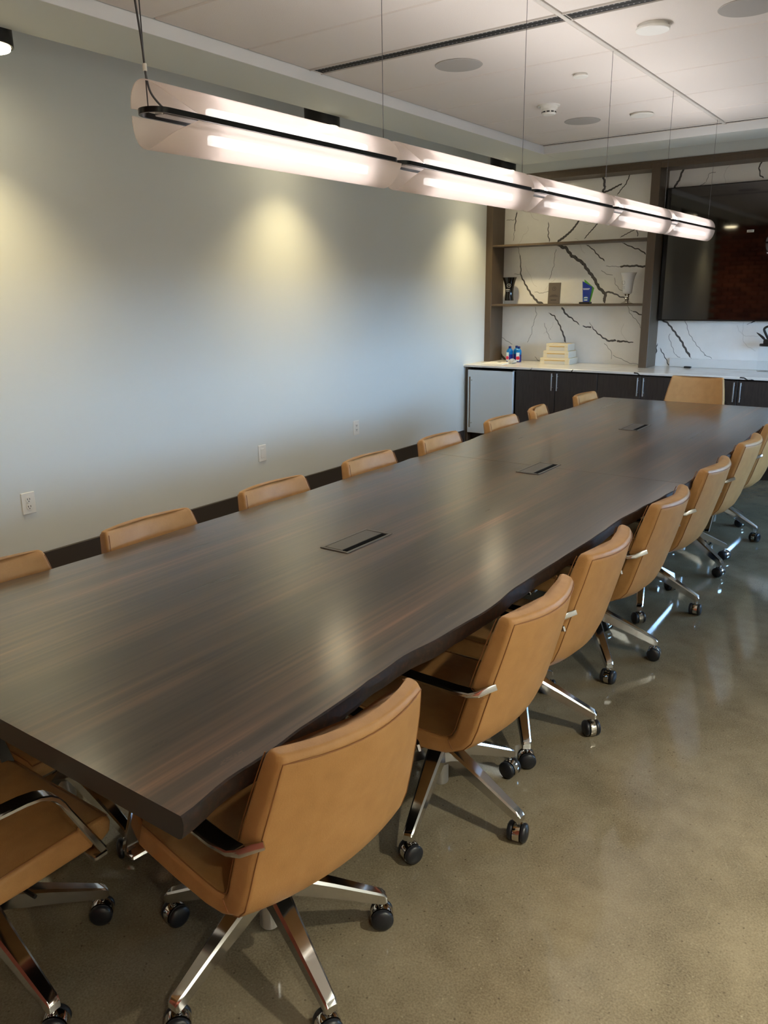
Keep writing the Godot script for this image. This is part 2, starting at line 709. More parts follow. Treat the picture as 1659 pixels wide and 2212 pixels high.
# counter: u along the wall, v over the top and down the front edge
func counter_tex() -> ImageTexture:
	var w := 1400
	var h := 256
	var cloud := noise(w, h, 0.008, 4, 64)
	var tex := ramp_tex(w, h, [[cloud, 0.9]], lut([[0.0, rgb(224, 221, 214)], [0.5, rgb(235, 233, 227)], [1.0, rgb(241, 239, 235)]]))
	var im := tex.get_image()
	var r := RandomNumberGenerator.new()
	r.seed = 65
	for v in [[3.0, 2.0, [330, 255, 342, 246, 336, 236, 300, 225]], [3.4, 2.0, [520, 255, 532, 246, 528, 236, 500, 228, 560, 214]], [4.0, 3.0, [836, 255, 794, 247, 800, 236, 850, 230]], [4.0, 3.0, [1250, 255, 1196, 246, 1204, 236, 1262, 229]], [1.5, 1.5, [600, 225, 640, 205, 700, 196]], [1.5, 1.5, [980, 210, 1080, 222, 1150, 214]], [1.2, 1.2, [120, 205, 200, 222, 280, 212]]]:
		draw_vein(im, v, r)
	return ImageTexture.create_from_image(im)


# ---------------------------------------------------------------- the room
func build_shell() -> void:
	var f := struct("floor", "brown polished concrete floor with faint mottling", "floor")
	part(f, "slab", one_box(Vector3(-1.34, -0.06, -3.3), Vector3(6.0, 0.12, 9.8)), M.polished_concrete)
	var w := struct("wall_left", "long pale painted wall lit by three wall washers", "wall")
	part(w, "paint", one_box(Vector3(WALL_X - 0.08, DECK_Y * 0.5, -3.3), Vector3(0.16, DECK_Y, 9.6)), M.wall_paint)
	var b := struct("baseboard_left", "tall dark brown baseboard along the pale wall", "baseboard")
	var mb := MB.new()
	mb.box(Vector3(WALL_X + 0.008, 0.0975, -2.98), Vector3(0.016, 0.195, 8.56), 0.003)
	part(b, "board", mb.done(), M.baseboard_paint)
	var k := struct("wall_back", "far wall clad in white marble with dark veins", "wall")
	part(k, "paint", one_box(Vector3(-1.34, DECK_Y * 0.5, MARBLE_Z - 0.11), Vector3(5.9, DECK_Y, 0.18)), M.wall_paint)
	var ku := struct("wall_upper", "plain wall strip above the bronze built-in", "wall")
	part(ku, "paint", one_box(Vector3(-1.34, 2.925, -7.84), Vector3(5.62, 0.39, 0.32)), M.wall_paint)
	# marble cladding
	var a := MB.new()
	var x0 := WALL_X
	var x1 := RIGHT_X
	var z := MARBLE_Z
	var uv := func(p: Vector3) -> Vector2:
		return Vector2((p.x + 4.15) / 3.15, (2.8 - p.y) / 1.95)
	var c := [Vector3(x0, 0.86, z), Vector3(x1, 0.86, z), Vector3(x1, 2.73, z), Vector3(x0, 2.73, z)]
	var d := [Vector3(x0, 0.86, z - 0.02), Vector3(x1, 0.86, z - 0.02), Vector3(x1, 2.73, z - 0.02), Vector3(x0, 2.73, z - 0.02)]
	a.quad(c[0], c[1], c[2], c[3], uv.call(c[0]), uv.call(c[1]), uv.call(c[2]), uv.call(c[3]))
	a.quad(d[1], d[0], d[3], d[2], uv.call(d[1]), uv.call(d[0]), uv.call(d[3]), uv.call(d[2]))
	for i in 4:
		var j := (i + 1) % 4
		a.quad(d[i], d[j], c[j], c[i], uv.call(d[i]), uv.call(d[j]), uv.call(c[j]), uv.call(c[i]))
	part(k, "marble_cladding", a.done(), M.marble)


func build_ceiling() -> void:
	var o := struct("ceiling", "white acoustic tile ceiling inside a lower plaster border", "ceiling")
	part(o, "deck", one_box(Vector3(-1.34, DECK_Y + 0.06, -3.3), Vector3(6.0, 0.12, 9.8)), M.wall_paint)
	var xl := -3.17
	var xr := 0.49
	var zf := -6.88
	var zn := 0.87
	# plaster border, floating clear of the walls
	var s := MB.new()
	s.box(Vector3(xl - 0.215, SOFFIT_Y + 0.09, (zf + zn) * 0.5), Vector3(0.43, 0.18, zn - zf + 0.86), 0.002)
	part(o, "soffit", s.done(), M.soffit_paint)
	s = MB.new()
	s.box(Vector3(xr + 0.215, SOFFIT_Y + 0.09, (zf + zn) * 0.5), Vector3(0.43, 0.18, zn - zf + 0.86), 0.002)
	part(o, "soffit", s.done(), M.soffit_paint)
	s = MB.new()
	s.box(Vector3((xl + xr) * 0.5, SOFFIT_Y + 0.09, zf - 0.215), Vector3(xr - xl, 0.18, 0.43), 0.002)
	part(o, "soffit", s.done(), M.soffit_paint)
	s = MB.new()
	s.box(Vector3((xl + xr) * 0.5, SOFFIT_Y + 0.09, zn + 0.2), Vector3(xr - xl, 0.18, 0.40), 0.002)
	part(o, "soffit", s.done(), M.soffit_paint)
	# white edge trim of the step
	var t := 0.006
	for e in [[Vector3(xl + t * 0.5, 0, (zf + zn) * 0.5), Vector3(t, 0.064, zn - zf)], [Vector3(xr - t * 0.5, 0, (zf + zn) * 0.5), Vector3(t, 0.064, zn - zf)], [Vector3((xl + xr) * 0.5, 0, zf + t * 0.5), Vector3(xr - xl, 0.064, t)], [Vector3((xl + xr) * 0.5, 0, zn - t * 0.5), Vector3(xr - xl, 0.064, t)]]:
		part(o, "step_trim", one_box(e[0] + Vector3(0, SOFFIT_Y + 0.031, 0), e[1], 0.001), M.white_step)
	# closed top of the tile field
	part(o, "plenum_board", one_box(Vector3((xl + xr) * 0.5, CEIL_Y + 0.075, (zf + zn) * 0.5), Vector3(xr - xl, 0.02, zn - zf)), M.ceiling_metal)
	# tiles in rows; slots take the place of a joint
	var rows := [0.87, 0.34, -0.26, -0.86, -1.46, -2.07, -2.68, -3.27, -3.755, -3.865, -4.46, -5.08, -5.71, -6.30, -6.775]
	var cols := [xl + 0.006, -1.692, -1.668, -0.19, -0.166, xr - 0.006]
	for ci in [0, 2, 4]:
		for ri in rows.size() - 1:
			if ri == 8:
				continue
			var z1: float = rows[ri]
			var z0: float = rows[ri + 1]
			var wx: float = cols[ci + 1] - cols[ci]
			var tile := MB.new()
			tile.box(Vector3.ZERO, Vector3(wx - 0.004, 0.022, z1 - z0 - 0.010), 0.006)
			part(o, "ceiling_tile", tile.done(), M.ceiling_tile, at(Vector3((cols[ci] + cols[ci + 1]) * 0.5, CEIL_Y + 0.011, (z0 + z1) * 0.5)))
	for x in [-1.68, -0.178]:
		part(o, "tee_bar", one_box(Vector3(x, CEIL_Y + 0.004, (zf + zn) * 0.5), Vector3(0.022, 0.018, zn - zf), 0.003), M.ceiling_metal)


func build_window_wall() -> void:
	var o := struct("wall_right", "right wall with a wide window, outside the picture", "wall")
	var x := RIGHT_X + 0.08
	var za := WIN_A
	var zb := WIN_B
	var y0 := 0.95
	var y1 := 1.86
	part(o, "paint", one_box(Vector3(x, DECK_Y * 0.5, (1.5 + za) * 0.5), Vector3(0.16, DECK_Y, 1.5 - za)), M.wall_paint)
	part(o, "paint", one_box(Vector3(x, DECK_Y * 0.5, (zb - 8.1) * 0.5), Vector3(0.16, DECK_Y, zb + 8.1)), M.wall_paint)
	part(o, "paint", one_box(Vector3(x, y0 * 0.5, (za + zb) * 0.5), Vector3(0.16, y0, za - zb)), M.wall_paint)
	part(o, "paint", one_box(Vector3(x, (y1 + DECK_Y) * 0.5, (za + zb) * 0.5), Vector3(0.16, DECK_Y - y1, za - zb)), M.wall_paint)
	var w := struct("window_1", "wide daylight window in the right wall, outside the picture", "window")
	var n := 2
	for i in n:
		var a := lerpf(za, zb, float(i) / n)
		var b := lerpf(za, zb, float(i + 1) / n)
		part(w, "pane", one_box(Vector3(x, (y0 + y1) * 0.5, (a + b) * 0.5), Vector3(0.008, y1 - y0 - 0.08, absf(a - b) - 0.06)), M.window_glass)
	for i in n + 1:
		part(w, "mullion", one_box(Vector3(x, (y0 + y1) * 0.5, lerpf(za - 0.02, zb + 0.02, float(i) / n)), Vector3(0.08, y1 - y0, 0.05), 0.004), M.window_frame)
	for y in [y0 + 0.025, y1 - 0.025]:
		part(w, "rail", one_box(Vector3(x, y, (za + zb) * 0.5), Vector3(0.08, 0.05, za - zb), 0.004), M.window_frame)


const WIN_A := -4.7
const WIN_B := -7.4


func build_brick_wall() -> void:
	var o := struct("wall_rear", "red brick wall behind the camera, seen mirrored in the television", "wall")
	part(o, "mortar", one_box(Vector3(-1.34, DECK_Y * 0.5, REAR_Z + 0.10), Vector3(5.9, DECK_Y, 0.18)), M.mortar)
	var b := MB.new()
	b.box(Vector3.ZERO, Vector3(0.2115, 0.070, 0.03), 0.004)
	var brick := b.done()
	var rest := MB.new()
	var r := RandomNumberGenerator.new()
	r.seed = 77
	var mats := [M.brick, M.brick, M.brick_dark, M.brick_pale]
	var y := 0.04
	var row := 0
	var count := 0
	while y < 2.75:
		var x := WALL_X + 0.11 + (0.111 if row % 2 else 0.0)
		while x < RIGHT_X - 0.1:
			var p := Vector3(x, y, REAR_Z + r.randf_range(-0.002, 0.003))
			if x < -2.6 and y > 0.75 and count < 290:
				part(o, "brick", brick, mats[r.randi() % 4], at(p))
				count += 1
			else:
				rest.box(p, Vector3(0.2115, 0.070, 0.03))
			x += 0.2225
		y += 0.081
		row += 1
	var q := part(o, "brickwork", rest.done(), M.brick)
	q.set_meta("kind", "stuff")
const VEINS := [
	[13.7,13.7,[342,366,389,377,422,414,486,453,508,480,551,526,578,571,615,603,613,644,619,653]],
	[7.4,10.5,[459,252,416,298,386,323,341,348]],
	[8.4,4.2,[615,594,654,598,685,613,719,625]],
	[2.1,11.6,[120,366,136,423,142,508,172,556,207,604,242,638,284,651]],
	[2.1,2.1,[102,498,142,499]],
	[9.5,3.2,[383,664,406,699,450,727,488,753]],
	[4.2,7.4,[504,759,550,765]],
	[2.1,9.5,[541,740,560,768,593,798,640,827,690,828]],
	[9.5,3.2,[690,828,778,833]],
	[4.2,8.4,[310,695,343,709,377,756,399,803,416,843]],
	[7.4,11.6,[8,785,14,835,8,880,29,910,59,940,83,961]],
	[3.2,2.1,[26,815,62,839,103,858]],
	[5.3,2.1,[106,190,99,245,91,332]],
	[2.1,2.1,[48,230,95,228]],
	[3.2,4.2,[289,251,290,310,299,348]],
	[9.5,9.5,[570,58,581,110,568,132]],
	[8.4,5.3,[570,132,613,125,668,102]],
	[4.2,3.2,[702,61,687,106,665,125,643,150]],
	[5.3,3.2,[555,270,517,308,489,343]],
	[3.2,3.2,[674,343,712,326,753,307]],
	[3.2,3.2,[756,307,760,343]],
	[7.4,8.4,[680,476,742,474,817,480]],
	[2.1,3.2,[612,471,646,475,680,476]],
	[3.2,5.3,[501,368,532,387,564,419,603,449]],
	[3.2,5.3,[687,368,736,389,784,406,808,426]],
	[3.2,2.1,[337,384,329,429,330,457,307,530]],
	[3.2,2.1,[736,661,748,694,790,734,813,769]],
	[4.2,9.5,[749,680,792,696,826,712,896,717,939,741,979,784,1010,819,1036,862,1066,901]],
	[3.2,2.1,[1021,727,1042,783,1082,835,1129,886]],
	[2.1,2.1,[1126,881,1160,898]],
	[2.1,2.1,[953,789,947,802,977,864,983,883]],
	[2.1,2.1,[986,886,1012,898]],
	[3.2,7.4,[895,835,893,875,876,934]],
	[3.2,3.2,[910,857,934,892,964,944]],
	[8.4,8.4,[958,56,938,106,916,148,875,190]],
	[4.2,2.1,[1015,149,1059,128]],
	[2.1,2.1,[1059,124,1073,93,1099,88]],
	[5.3,4.2,[1291,56,1282,89,1290,120,1305,132]],
	[2.1,2.1,[232,666,241,700,219,767,215,806,192,846]],
	[2.1,2.1,[288,747,303,786,329,831]],
	[2.1,2.1,[626,841,669,886,666,917]],
	[2.1,3.2,[675,900,736,921,756,932,810,939]],
	[2.1,2.1,[240,922,271,944]],
	[4.2,2.1,[1334,727,1301,743]],
	[2.1,2.1,[226,588,251,595,307,589]],
	[2.1,2.1,[588,491,609,507,647,516]],
	[2.1,2.1,[659,528,663,555,682,577,702,591]]]


# ---------------------------------------------------------------- lamps
func build_wall_lamps() -> void:
	var b := MB.new()
	b.lathe([Vector2(0.001, 0.40), Vector2(0.118, 0.40), Vector2(0.120, 0.395), Vector2(0.120, 0.004), Vector2(0.118, 0.0), Vector2(0.108, 0.0), Vector2(0.106, 0.012), Vector2(0.001, 0.012)], 40)
	G.washer_body = b.done()
	b = MB.new()
	b.lathe([Vector2(0.001, 0.010), Vector2(0.105, 0.010), Vector2(0.107, 0.004), Vector2(0.104, -0.010), Vector2(0.07, -0.016), Vector2(0.001, -0.018)], 40)
	G.washer_lens = b.done()
	var y := 2.703
	var lx := -3.725
	var rx := 1.10
	var spots := [[lx, -2.19, "black cylinder downlight cut by the left edge of the picture"], [lx, -4.54, "black cylinder downlight half hidden behind the near end of the pendant"], [lx, -7.20, "black cylinder downlight in the far corner by the shelves"],
		[lx, 0.62, "black cylinder downlight on the pale wall behind the camera"], [rx, 0.40, "black cylinder downlight near the brick wall on the window side"], [rx, -1.75, "black cylinder downlight over the aisle before the window"]]
	for s in spots:
		var o := thing("cylinder_downlight", s[2], "lamp", Vector3(s[0], y, s[1]), 0.0, "cylinder downlights along the walls")
		part(o, "body", G.washer_body, M.lamp_black)
		part(o, "lens", G.washer_lens, M.washer_lens)
		var l := SpotLight3D.new()
		l.name = "beam"
		l.light_color = AISLE if s[0] > 0.0 else WARM
		l.light_energy = WASHER_ENERGY * (AISLE_GAIN if s[0] > 0.0 else 1.0)
		l.light_size = 0.055
		l.spot_angle = 54.0
		l.spot_angle_attenuation = 1.0 if s[0] < 0.0 else 0.9
		l.spot_range = 14.0
		l.spot_attenuation = 2.0
		l.shadow_enabled = true
		l.transform = Transform3D(Basis(Vector3.RIGHT, -PI / 2), Vector3(0, -0.03, 0))
		o.add_child(l)


func shade_mesh(len: float, hgt: float, up: float) -> ArrayMesh:
	# a curved sheet of acrylic, slanted at both ends; z runs from 0 to -len
	var b := MB.new()
	var ns := 26
	var nz := 14
	var half := 0.0425
	var pos := func(s: float, k: float, off: float) -> Vector3:
		var a := s * PI * 0.5
		var near_cut := 0.03 * pow((1.0 + s) * 0.5, 2.5) + 0.11 * pow((1.0 + s) * 0.5, 7.0)
		var far_cut := 0.055 * (1.0 - pow((1.0 + s) * 0.5, 3.0))
		var z := lerpf(-near_cut, -len + far_cut, k)
		var n := Vector2(sin(a), cos(a))
		var p := Vector2(half * sin(a), hgt * pow(maxf(cos(a), 0.0), 0.85)) + n * off
		return Vector3(p.x, up * p.y, z)
	var rings := []
	for i in nz + 1:
		var ring := PackedVector3Array()
		for j in ns + 1:
			ring.append(pos.call(-1.0 + 2.0 * j / ns, float(i) / nz, 0.0))
		for j in ns + 1:
			ring.append(pos.call(1.0 - 2.0 * j / ns, float(i) / nz, -0.002))
		rings.append(ring)
	for i in nz:
		var a: PackedVector3Array = rings[i]
		var c: PackedVector3Array = rings[i + 1]
		for j in a.size():
			var k := (j + 1) % a.size()
			b.quad(a[j], a[k], c[k], c[j])
	# end strips between outer and inner face
	for i in [0, nz]:
		var r: PackedVector3Array = rings[i]
		var m := r.size()
		for j in ns:
			if i == 0:
				b.quad(r[j], r[m - 1 - j], r[m - 2 - j], r[j + 1])
			else:
				b.quad(r[j], r[j + 1], r[m - 2 - j], r[m - 1 - j])
	b.fix(0)
	return b.done(40.0)


func rail_mesh(len: float) -> ArrayMesh:
	# a flat racetrack loop of black aluminium
	var b := MB.new()
	var outer := []
	var inner := []
	var n := 14
	for e in 2:
		for i in n + 1:
			var a := PI * i / n + (PI if e else 0.0)
			var c := Vector3(0, 0, -0.046) if e == 0 else Vector3(0, 0, -len + 0.046)
			outer.append(c + Vector3(cos(a), 0, sin(a)) * 0.046)
			inner.append(c + Vector3(cos(a), 0, sin(a)) * 0.039)
	var rings := []
	for i in outer.size():
		rings.append(PackedVector3Array([outer[i] + Vector3(0, 0.0065, 0), outer[i] - Vector3(0, 0.0065, 0), inner[i] - Vector3(0, 0.0065, 0), inner[i] + Vector3(0, 0.0065, 0)]))
	rings.append(rings[0])
	b.loft(rings, false, false)
	return b.done(30.0)


func build_pendant() -> void:
	var y := 2.052
	var cuts := [-1.368, -2.425, -3.482, -4.505, -5.58, -6.70]
	var o := thing("linear_pendant_lamp", "long glowing pendant of five frosted tubes hung over the table", "pendant lamp", Vector3(PEND_X, y, -4.03))
	var zc := -4.03
	for i in 5:
		var z0: float = cuts[i]
		var len: float = cuts[i] - cuts[i + 1] - 0.008
		var seg := node(o, "lamp_segment", at(Vector3(0, 0, z0 - zc)))
		part(seg, "upper_shade", shade_mesh(len, 0.061, 1.0), M.frosted_acrylic, at(Vector3(0, 0.008, 0)))
		part(seg, "lower_shade", shade_mesh(len, 0.080, -1.0), M.frosted_acrylic, at(Vector3(0, -0.008, 0)))
		part(seg, "rail", rail_mesh(len), M.pendant_rail)
		var core := MB.new()
		core.box(Vector3(0, 0, -len * 0.5), Vector3(0.034, 0.010, len - 0.10), 0.002)
		part(seg, "core", core.done(), M.satin_aluminium)
		for s in [1.0, -1.0]:
			var led := MB.new()
			led.box(Vector3(0, 0.027 if s > 0 else -0.040, -len * 0.5 - 0.03), Vector3(0.022, 0.018 if s > 0 else 0.024, len - 0.36), 0.004)
			part(seg, "led_bar", led.done(), M.led_bar)
			var l := AreaLight3D.new()
			l.name = "glow_up" if s > 0 else "glow_down"
			l.area_size = Vector2(0.07, len - 0.2)
			l.light_color = ROSE
			l.light_energy = PENDANT_ENERGY
			l.area_range = 12.0
			l.shadow_enabled = true
			l.transform = Transform3D(Basis(Vector3.RIGHT, PI / 2 if s > 0 else -PI / 2), Vector3(0, 0.090 if s > 0 else -0.098, -len * 0.5))
			seg.add_child(l)
	# suspension cables and the power cord at the near end
	var tops := [-1.386, -2.37, -3.43, -4.45, -5.53, -6.64]
	for i in tops.size():
		var c := MB.new()
		c.tube([Vector3(0, 0.004, tops[i] - zc), Vector3(0, CEIL_Y - y, tops[i] - zc)], 0.0011 if i else 0.0016, 6)
		part(o, "suspension_cable", c.done(), M.cable_grey)
	var p := MB.new()
	var pts := []
	for k in [[0.0, 0.010, -0.080], [0.0, 0.018, -0.058], [0.0, 0.042, -0.030], [0.0, 0.075, -0.020], [0.0, 0.095, -0.018], [0.001, 0.14, -0.015], [0.002, 0.22, -0.006], [0.003, 0.32, 0.006], [0.004, 0.46, 0.017], [0.004, CEIL_Y - y, 0.023]]:
		pts.append(Vector3(k[0], k[1], cuts[0] - zc + k[2]))
	p.tube(smooth(pts, 5), 0.0026, 8)
	part(o, "power_cord", p.done(), M.cable_grey)
	var cl := MB.new()
	cl.lathe([Vector2(0.0005, -0.008), Vector2(0.005, -0.008), Vector2(0.005, 0.008), Vector2(0.0005, 0.008)], 12, at(pts[4]))
	part(o, "cable_clip", cl.done(), M.white_plastic)
	cl = MB.new()
	cl.lathe([Vector2(0.0005, -0.006), Vector2(0.006, -0.006), Vector2(0.006, 0.004), Vector2(0.0005, 0.004)], 12, at(pts[0]))
	part(o, "cable_clip", cl.done(), M.white_plastic)


func smooth(pts: Array, per: int) -> Array:
	var c := Curve3D.new()
	for i in pts.size():
		var d: Vector3 = (pts[mini(i + 1, pts.size() - 1)] - pts[maxi(i - 1, 0)]) / 6.0
		c.add_point(pts[i], -d, d)
	var out := []
	for i in (pts.size() - 1) * per + 1:
		out.append(c.samplef(float(i) / per))
	return out


# ---------------------------------------------------------------- table
const EDGE_R := [[-0.745, -0.976], [-0.873, -0.989], [-0.979, -0.988], [-1.114, -0.993], [-1.24, -0.994], [-1.354, -1.0], [-1.474, -1.003], [-1.642, -0.985], [-1.849, -0.972], [-2.057, -0.983], [-2.336, -0.979], [-2.697, -0.972], [-2.91, -0.974], [-3.144, -0.961], [-3.382, -0.941], [-3.621, -0.925], [-3.852, -0.923], [-4.202, -0.918], [-4.632, -0.921], [-5.1, -0.935], [-5.677, -0.94], [-6.1, -0.955], [-6.46, -0.96]]
const EDGE_L := [[-0.745, -2.37], [-1.2, -2.362], [-1.359, -2.347], [-1.572, -2.339], [-1.97, -2.344], [-2.261, -2.339], [-2.676, -2.325], [-2.96, -2.332], [-3.376, -2.321], [-3.50, -2.330], [-3.58, -2.318], [-4.037, -2.324], [-4.398, -2.352], [-4.845, -2.354], [-5.03, -2.354], [-5.667, -2.336], [-6.46, -2.352]]


func edge_x(tab: Array, z: float) -> float:
	for i in tab.size() - 1:
		if z <= tab[i][0] and z >= tab[i + 1][0]:
			var k: float = (z - tab[i][0]) / (tab[i + 1][0] - tab[i][0])
			return lerpf(tab[i][1], tab[i + 1][1], k * k * (3.0 - 2.0 * k))
	return tab[tab.size() - 1][1]


func build_table() -> void:
	var o := thing("conference_table", "long dark stained wooden table with wavy live edges", "table", Vector3(-1.65, 0, -3.6))
	var off := Vector3(1.65, 0, 3.6)
	var n1 := FastNoiseLite.new()
	n1.seed = 5
	n1.frequency = 1.6
	var n2 := FastNoiseLite.new()
	n2.seed = 6
	n2.frequency = 6.0
	var top := 0.75
	for seg in [[-0.7455, -3.682], [-3.684, -6.455]]:
		var count := 96
		var face := MB.new()
		var bark_l := MB.new()
		var bark_r := MB.new()
		var under := MB.new()
		var prev := {}
		for i in count + 1:
			var z: float = lerpf(seg[0], seg[1], float(i) / count)
			var xr := edge_x(EDGE_R, z) + n2.get_noise_1d(z) * 0.003
			var xl := edge_x(EDGE_L, z) + n2.get_noise_1d(z + 50.0) * 0.003
			var q := {"z": z, "tl": Vector3(xl + 0.004, top, z), "tr": Vector3(xr - 0.004, top, z), "r": [], "l": []}
			var e1 := n1.get_noise_2d(z * 2.0, 1.0) * 0.007
			var e2 := n1.get_noise_2d(z * 2.0, 9.0) * 0.010
			q.r = [Vector3(xr - 0.004, top, z), Vector3(xr, top - 0.003, z), Vector3(xr + 0.002 + e1, top - 0.015, z), Vector3(xr + 0.002 + e2, top - 0.032, z), Vector3(xr - 0.004 + e2, top - 0.047, z), Vector3(xr - 0.014, top - 0.052, z)]
			q.l = [Vector3(xl + 0.004, top, z), Vector3(xl, top - 0.003, z), Vector3(xl - 0.002 - e1, top - 0.015, z), Vector3(xl - 0.002 - e2, top - 0.032, z), Vector3(xl + 0.004 - e2, top - 0.047, z), Vector3(xl + 0.014, top - 0.052, z)]
			if i:
				face.quad(prev.tl, q.tl, q.tr, prev.tr)
				under.quad(prev.l[5], prev.r[5], q.r[5], q.l[5])
				for k in 5:
					bark_r.quad(prev.r[k], prev.r[k + 1], q.r[k + 1], q.r[k])
					bark_l.quad(prev.l[k + 1], prev.l[k], q.l[k], q.l[k + 1])
			else:
				end_cap(o, q, 1.0, off, seg[0] > -1.0)
			prev = q
			if i == count:
				end_cap(o, q, -1.0, off, true)
		for mb in [face, bark_l, bark_r, under]:
			for i in mb.v.size():
				var p: Vector3 = mb.v[i]
				mb.t[i] = Vector2((p.x + 2.4) / 1.5, -p.z / 6.0)
				mb.v[i] = p + off
		# top faces must look up
		if (face.v[1] - face.v[0]).cross(face.v[2] - face.v[0]).y < 0.0:
			face.fix_all()
		if (under.v[1] - under.v[0]).cross(under.v[2] - under.v[0]).y > 0.0:
			under.fix_all()
		if (bark_r.v[1] - bark_r.v[0]).cross(bark_r.v[2] - bark_r.v[0]).x < 0.0:
			bark_r.fix_all()
		if (bark_l.v[1] - bark_l.v[0]).cross(bark_l.v[2] - bark_l.v[0]).x > 0.0:
			bark_l.fix_all()
		var slab := part(o, "tabletop", face.done(), M.table_wood)
		part(slab, "live_edge", bark_r.done(32.0), M.bark_edge)
		part(slab, "live_edge", bark_l.done(32.0), M.bark_edge)
		part(slab, "underside", under.done(), M.dark_steel)
	# two slab pedestals and a beam under the top
	for z in [-2.0, -5.2]:
		part(o, "pedestal", one_box(Vector3(-1.65, 0.337, z) + off, Vector3(0.10, 0.64, 0.62), 0.006), M.dark_steel)
		part(o, "foot_plate", one_box(Vector3(-1.65, 0.01, z) + off, Vector3(0.50, 0.02, 0.72), 0.004), M.dark_steel)
	part(o, "beam", one_box(Vector3(-1.65, 0.677, -3.6) + off, Vector3(0.16, 0.04, 4.6), 0.004), M.dark_steel)
	# flush cable boxes
	var names := ["flush cable box in the tabletop nearest the camera", "flush cable box on the seam in the middle of the tabletop", "flush cable box in the tabletop at the far end"]
	var where := [Vector3(-1.675, top, -2.165), Vector3(-1.634, top, -3.63), Vector3(-1.632, top, -5.10)]
	for i in 3:
		var c := thing("cable_box", names[i], "cable box", where[i], 0.0, "cable boxes in the tabletop")
		var f := MB.new()
		for e in [[Vector3(-0.056, 0, 0), Vector3(0.012, 0.0034, 0.272)], [Vector3(0.056, 0, 0), Vector3(0.012, 0.0034, 0.272)], [Vector3(0, 0, 0.130), Vector3(0.1, 0.0034, 0.012)], [Vector3(0, 0, -0.130), Vector3(0.1, 0.0034, 0.012)]]:
			f.box(e[0] + Vector3(0, 0.0015, 0), e[1], 0.0012)
		part(c, "frame", f.done(), M.cable_box_metal)
		part(c, "lid", one_box(Vector3(-0.012, 0.0014, 0), Vector3(0.072, 0.0026, 0.240), 0.001), M.cable_box_metal)
		part(c, "cable_slot", one_box(Vector3(0.036, 0.0012, 0), Vector3(0.019, 0.0022, 0.236)), M.slot_shade)  # dark strip painted in place of the shaded opening


func end_cap(o: Node3D, q: Dictionary, dir: float, off: Vector3, real_end: bool) -> void:
	var b := MB.new()
	var ring := []
	for k in 6:
		ring.append(q.r[k])
	for k in range(5, -1, -1):
		ring.append(q.l[k])
	var c := Vector3(-1.65, 0.727, q.z)
	for j in ring.size():
		var a: Vector3 = ring[j]
		var d: Vector3 = ring[(j + 1) % ring.size()]
		if (a - c).cross(d - c).z * dir > 0.0:
			b.tri(a + off, d + off, c + off)
		else:
			b.tri(d + off, a + off, c + off)
	part(o, "end_face", b.done(), M.end_grain if real_end else M.table_wood)


# ---------------------------------------------------------------- chairs
func rounded_ring(fi: float, yi: float, fo: float, yo: float, w: float, wrap: float, rad: float) -> PackedVector3Array:
	# cross-section of the shell between an inner and an outer point of its side view; forward is -z
	var out := PackedVector3Array()
	var I := Vector2(fi, yi)
	var O := Vector2(fo, yo)
	var th := (O - I).length()
	var r := minf(rad, th * 0.48)
	var pts := []                       # (sideways, depth 0..th)
	var ns := 12
	for j in ns + 1:
		pts.append(Vector2(lerpf(-w + r, w - r, float(j) / ns), 0.0))
	for j in range(1, 4):
		var a := PI * 0.5 * j / 4.0
		pts.append(Vector2(w - r + r * sin(a), r - r * cos(a)))
	for j in range(0, 3):
		pts.append(Vector2(w, lerpf(r, th - r, j / 2.0)))
	for j in range(1, 4):
		var a := PI * 0.5 * j / 4.0
		pts.append(Vector2(w - r + r * cos(a), th - r + r * sin(a)))
	for j in ns + 1:
		pts.append(Vector2(lerpf(w - r, -w + r, float(j) / ns), th))
	for j in range(1, 4):
		var a := PI * 0.5 * j / 4.0
		pts.append(Vector2(-w + r - r * sin(a), th - r + r * cos(a)))
	for j in range(0, 3):
		pts.append(Vector2(-w, lerpf(th - r, r, j / 2.0)))
	for j in range(1, 4):
		var a := PI * 0.5 * j / 4.0
		pts.append(Vector2(-w + r - r * cos(a), r - r * sin(a)))
	var dir := (O - I) / maxf(th, 1e-6)
	for p in pts:
		var k := 1.0 - pow(absf(p.x) / w, 2.0)
		var q: Vector2 = I + dir * (p.y + wrap * k)
		out.append(Vector3(p.x, q.y, -q.x))
	return out


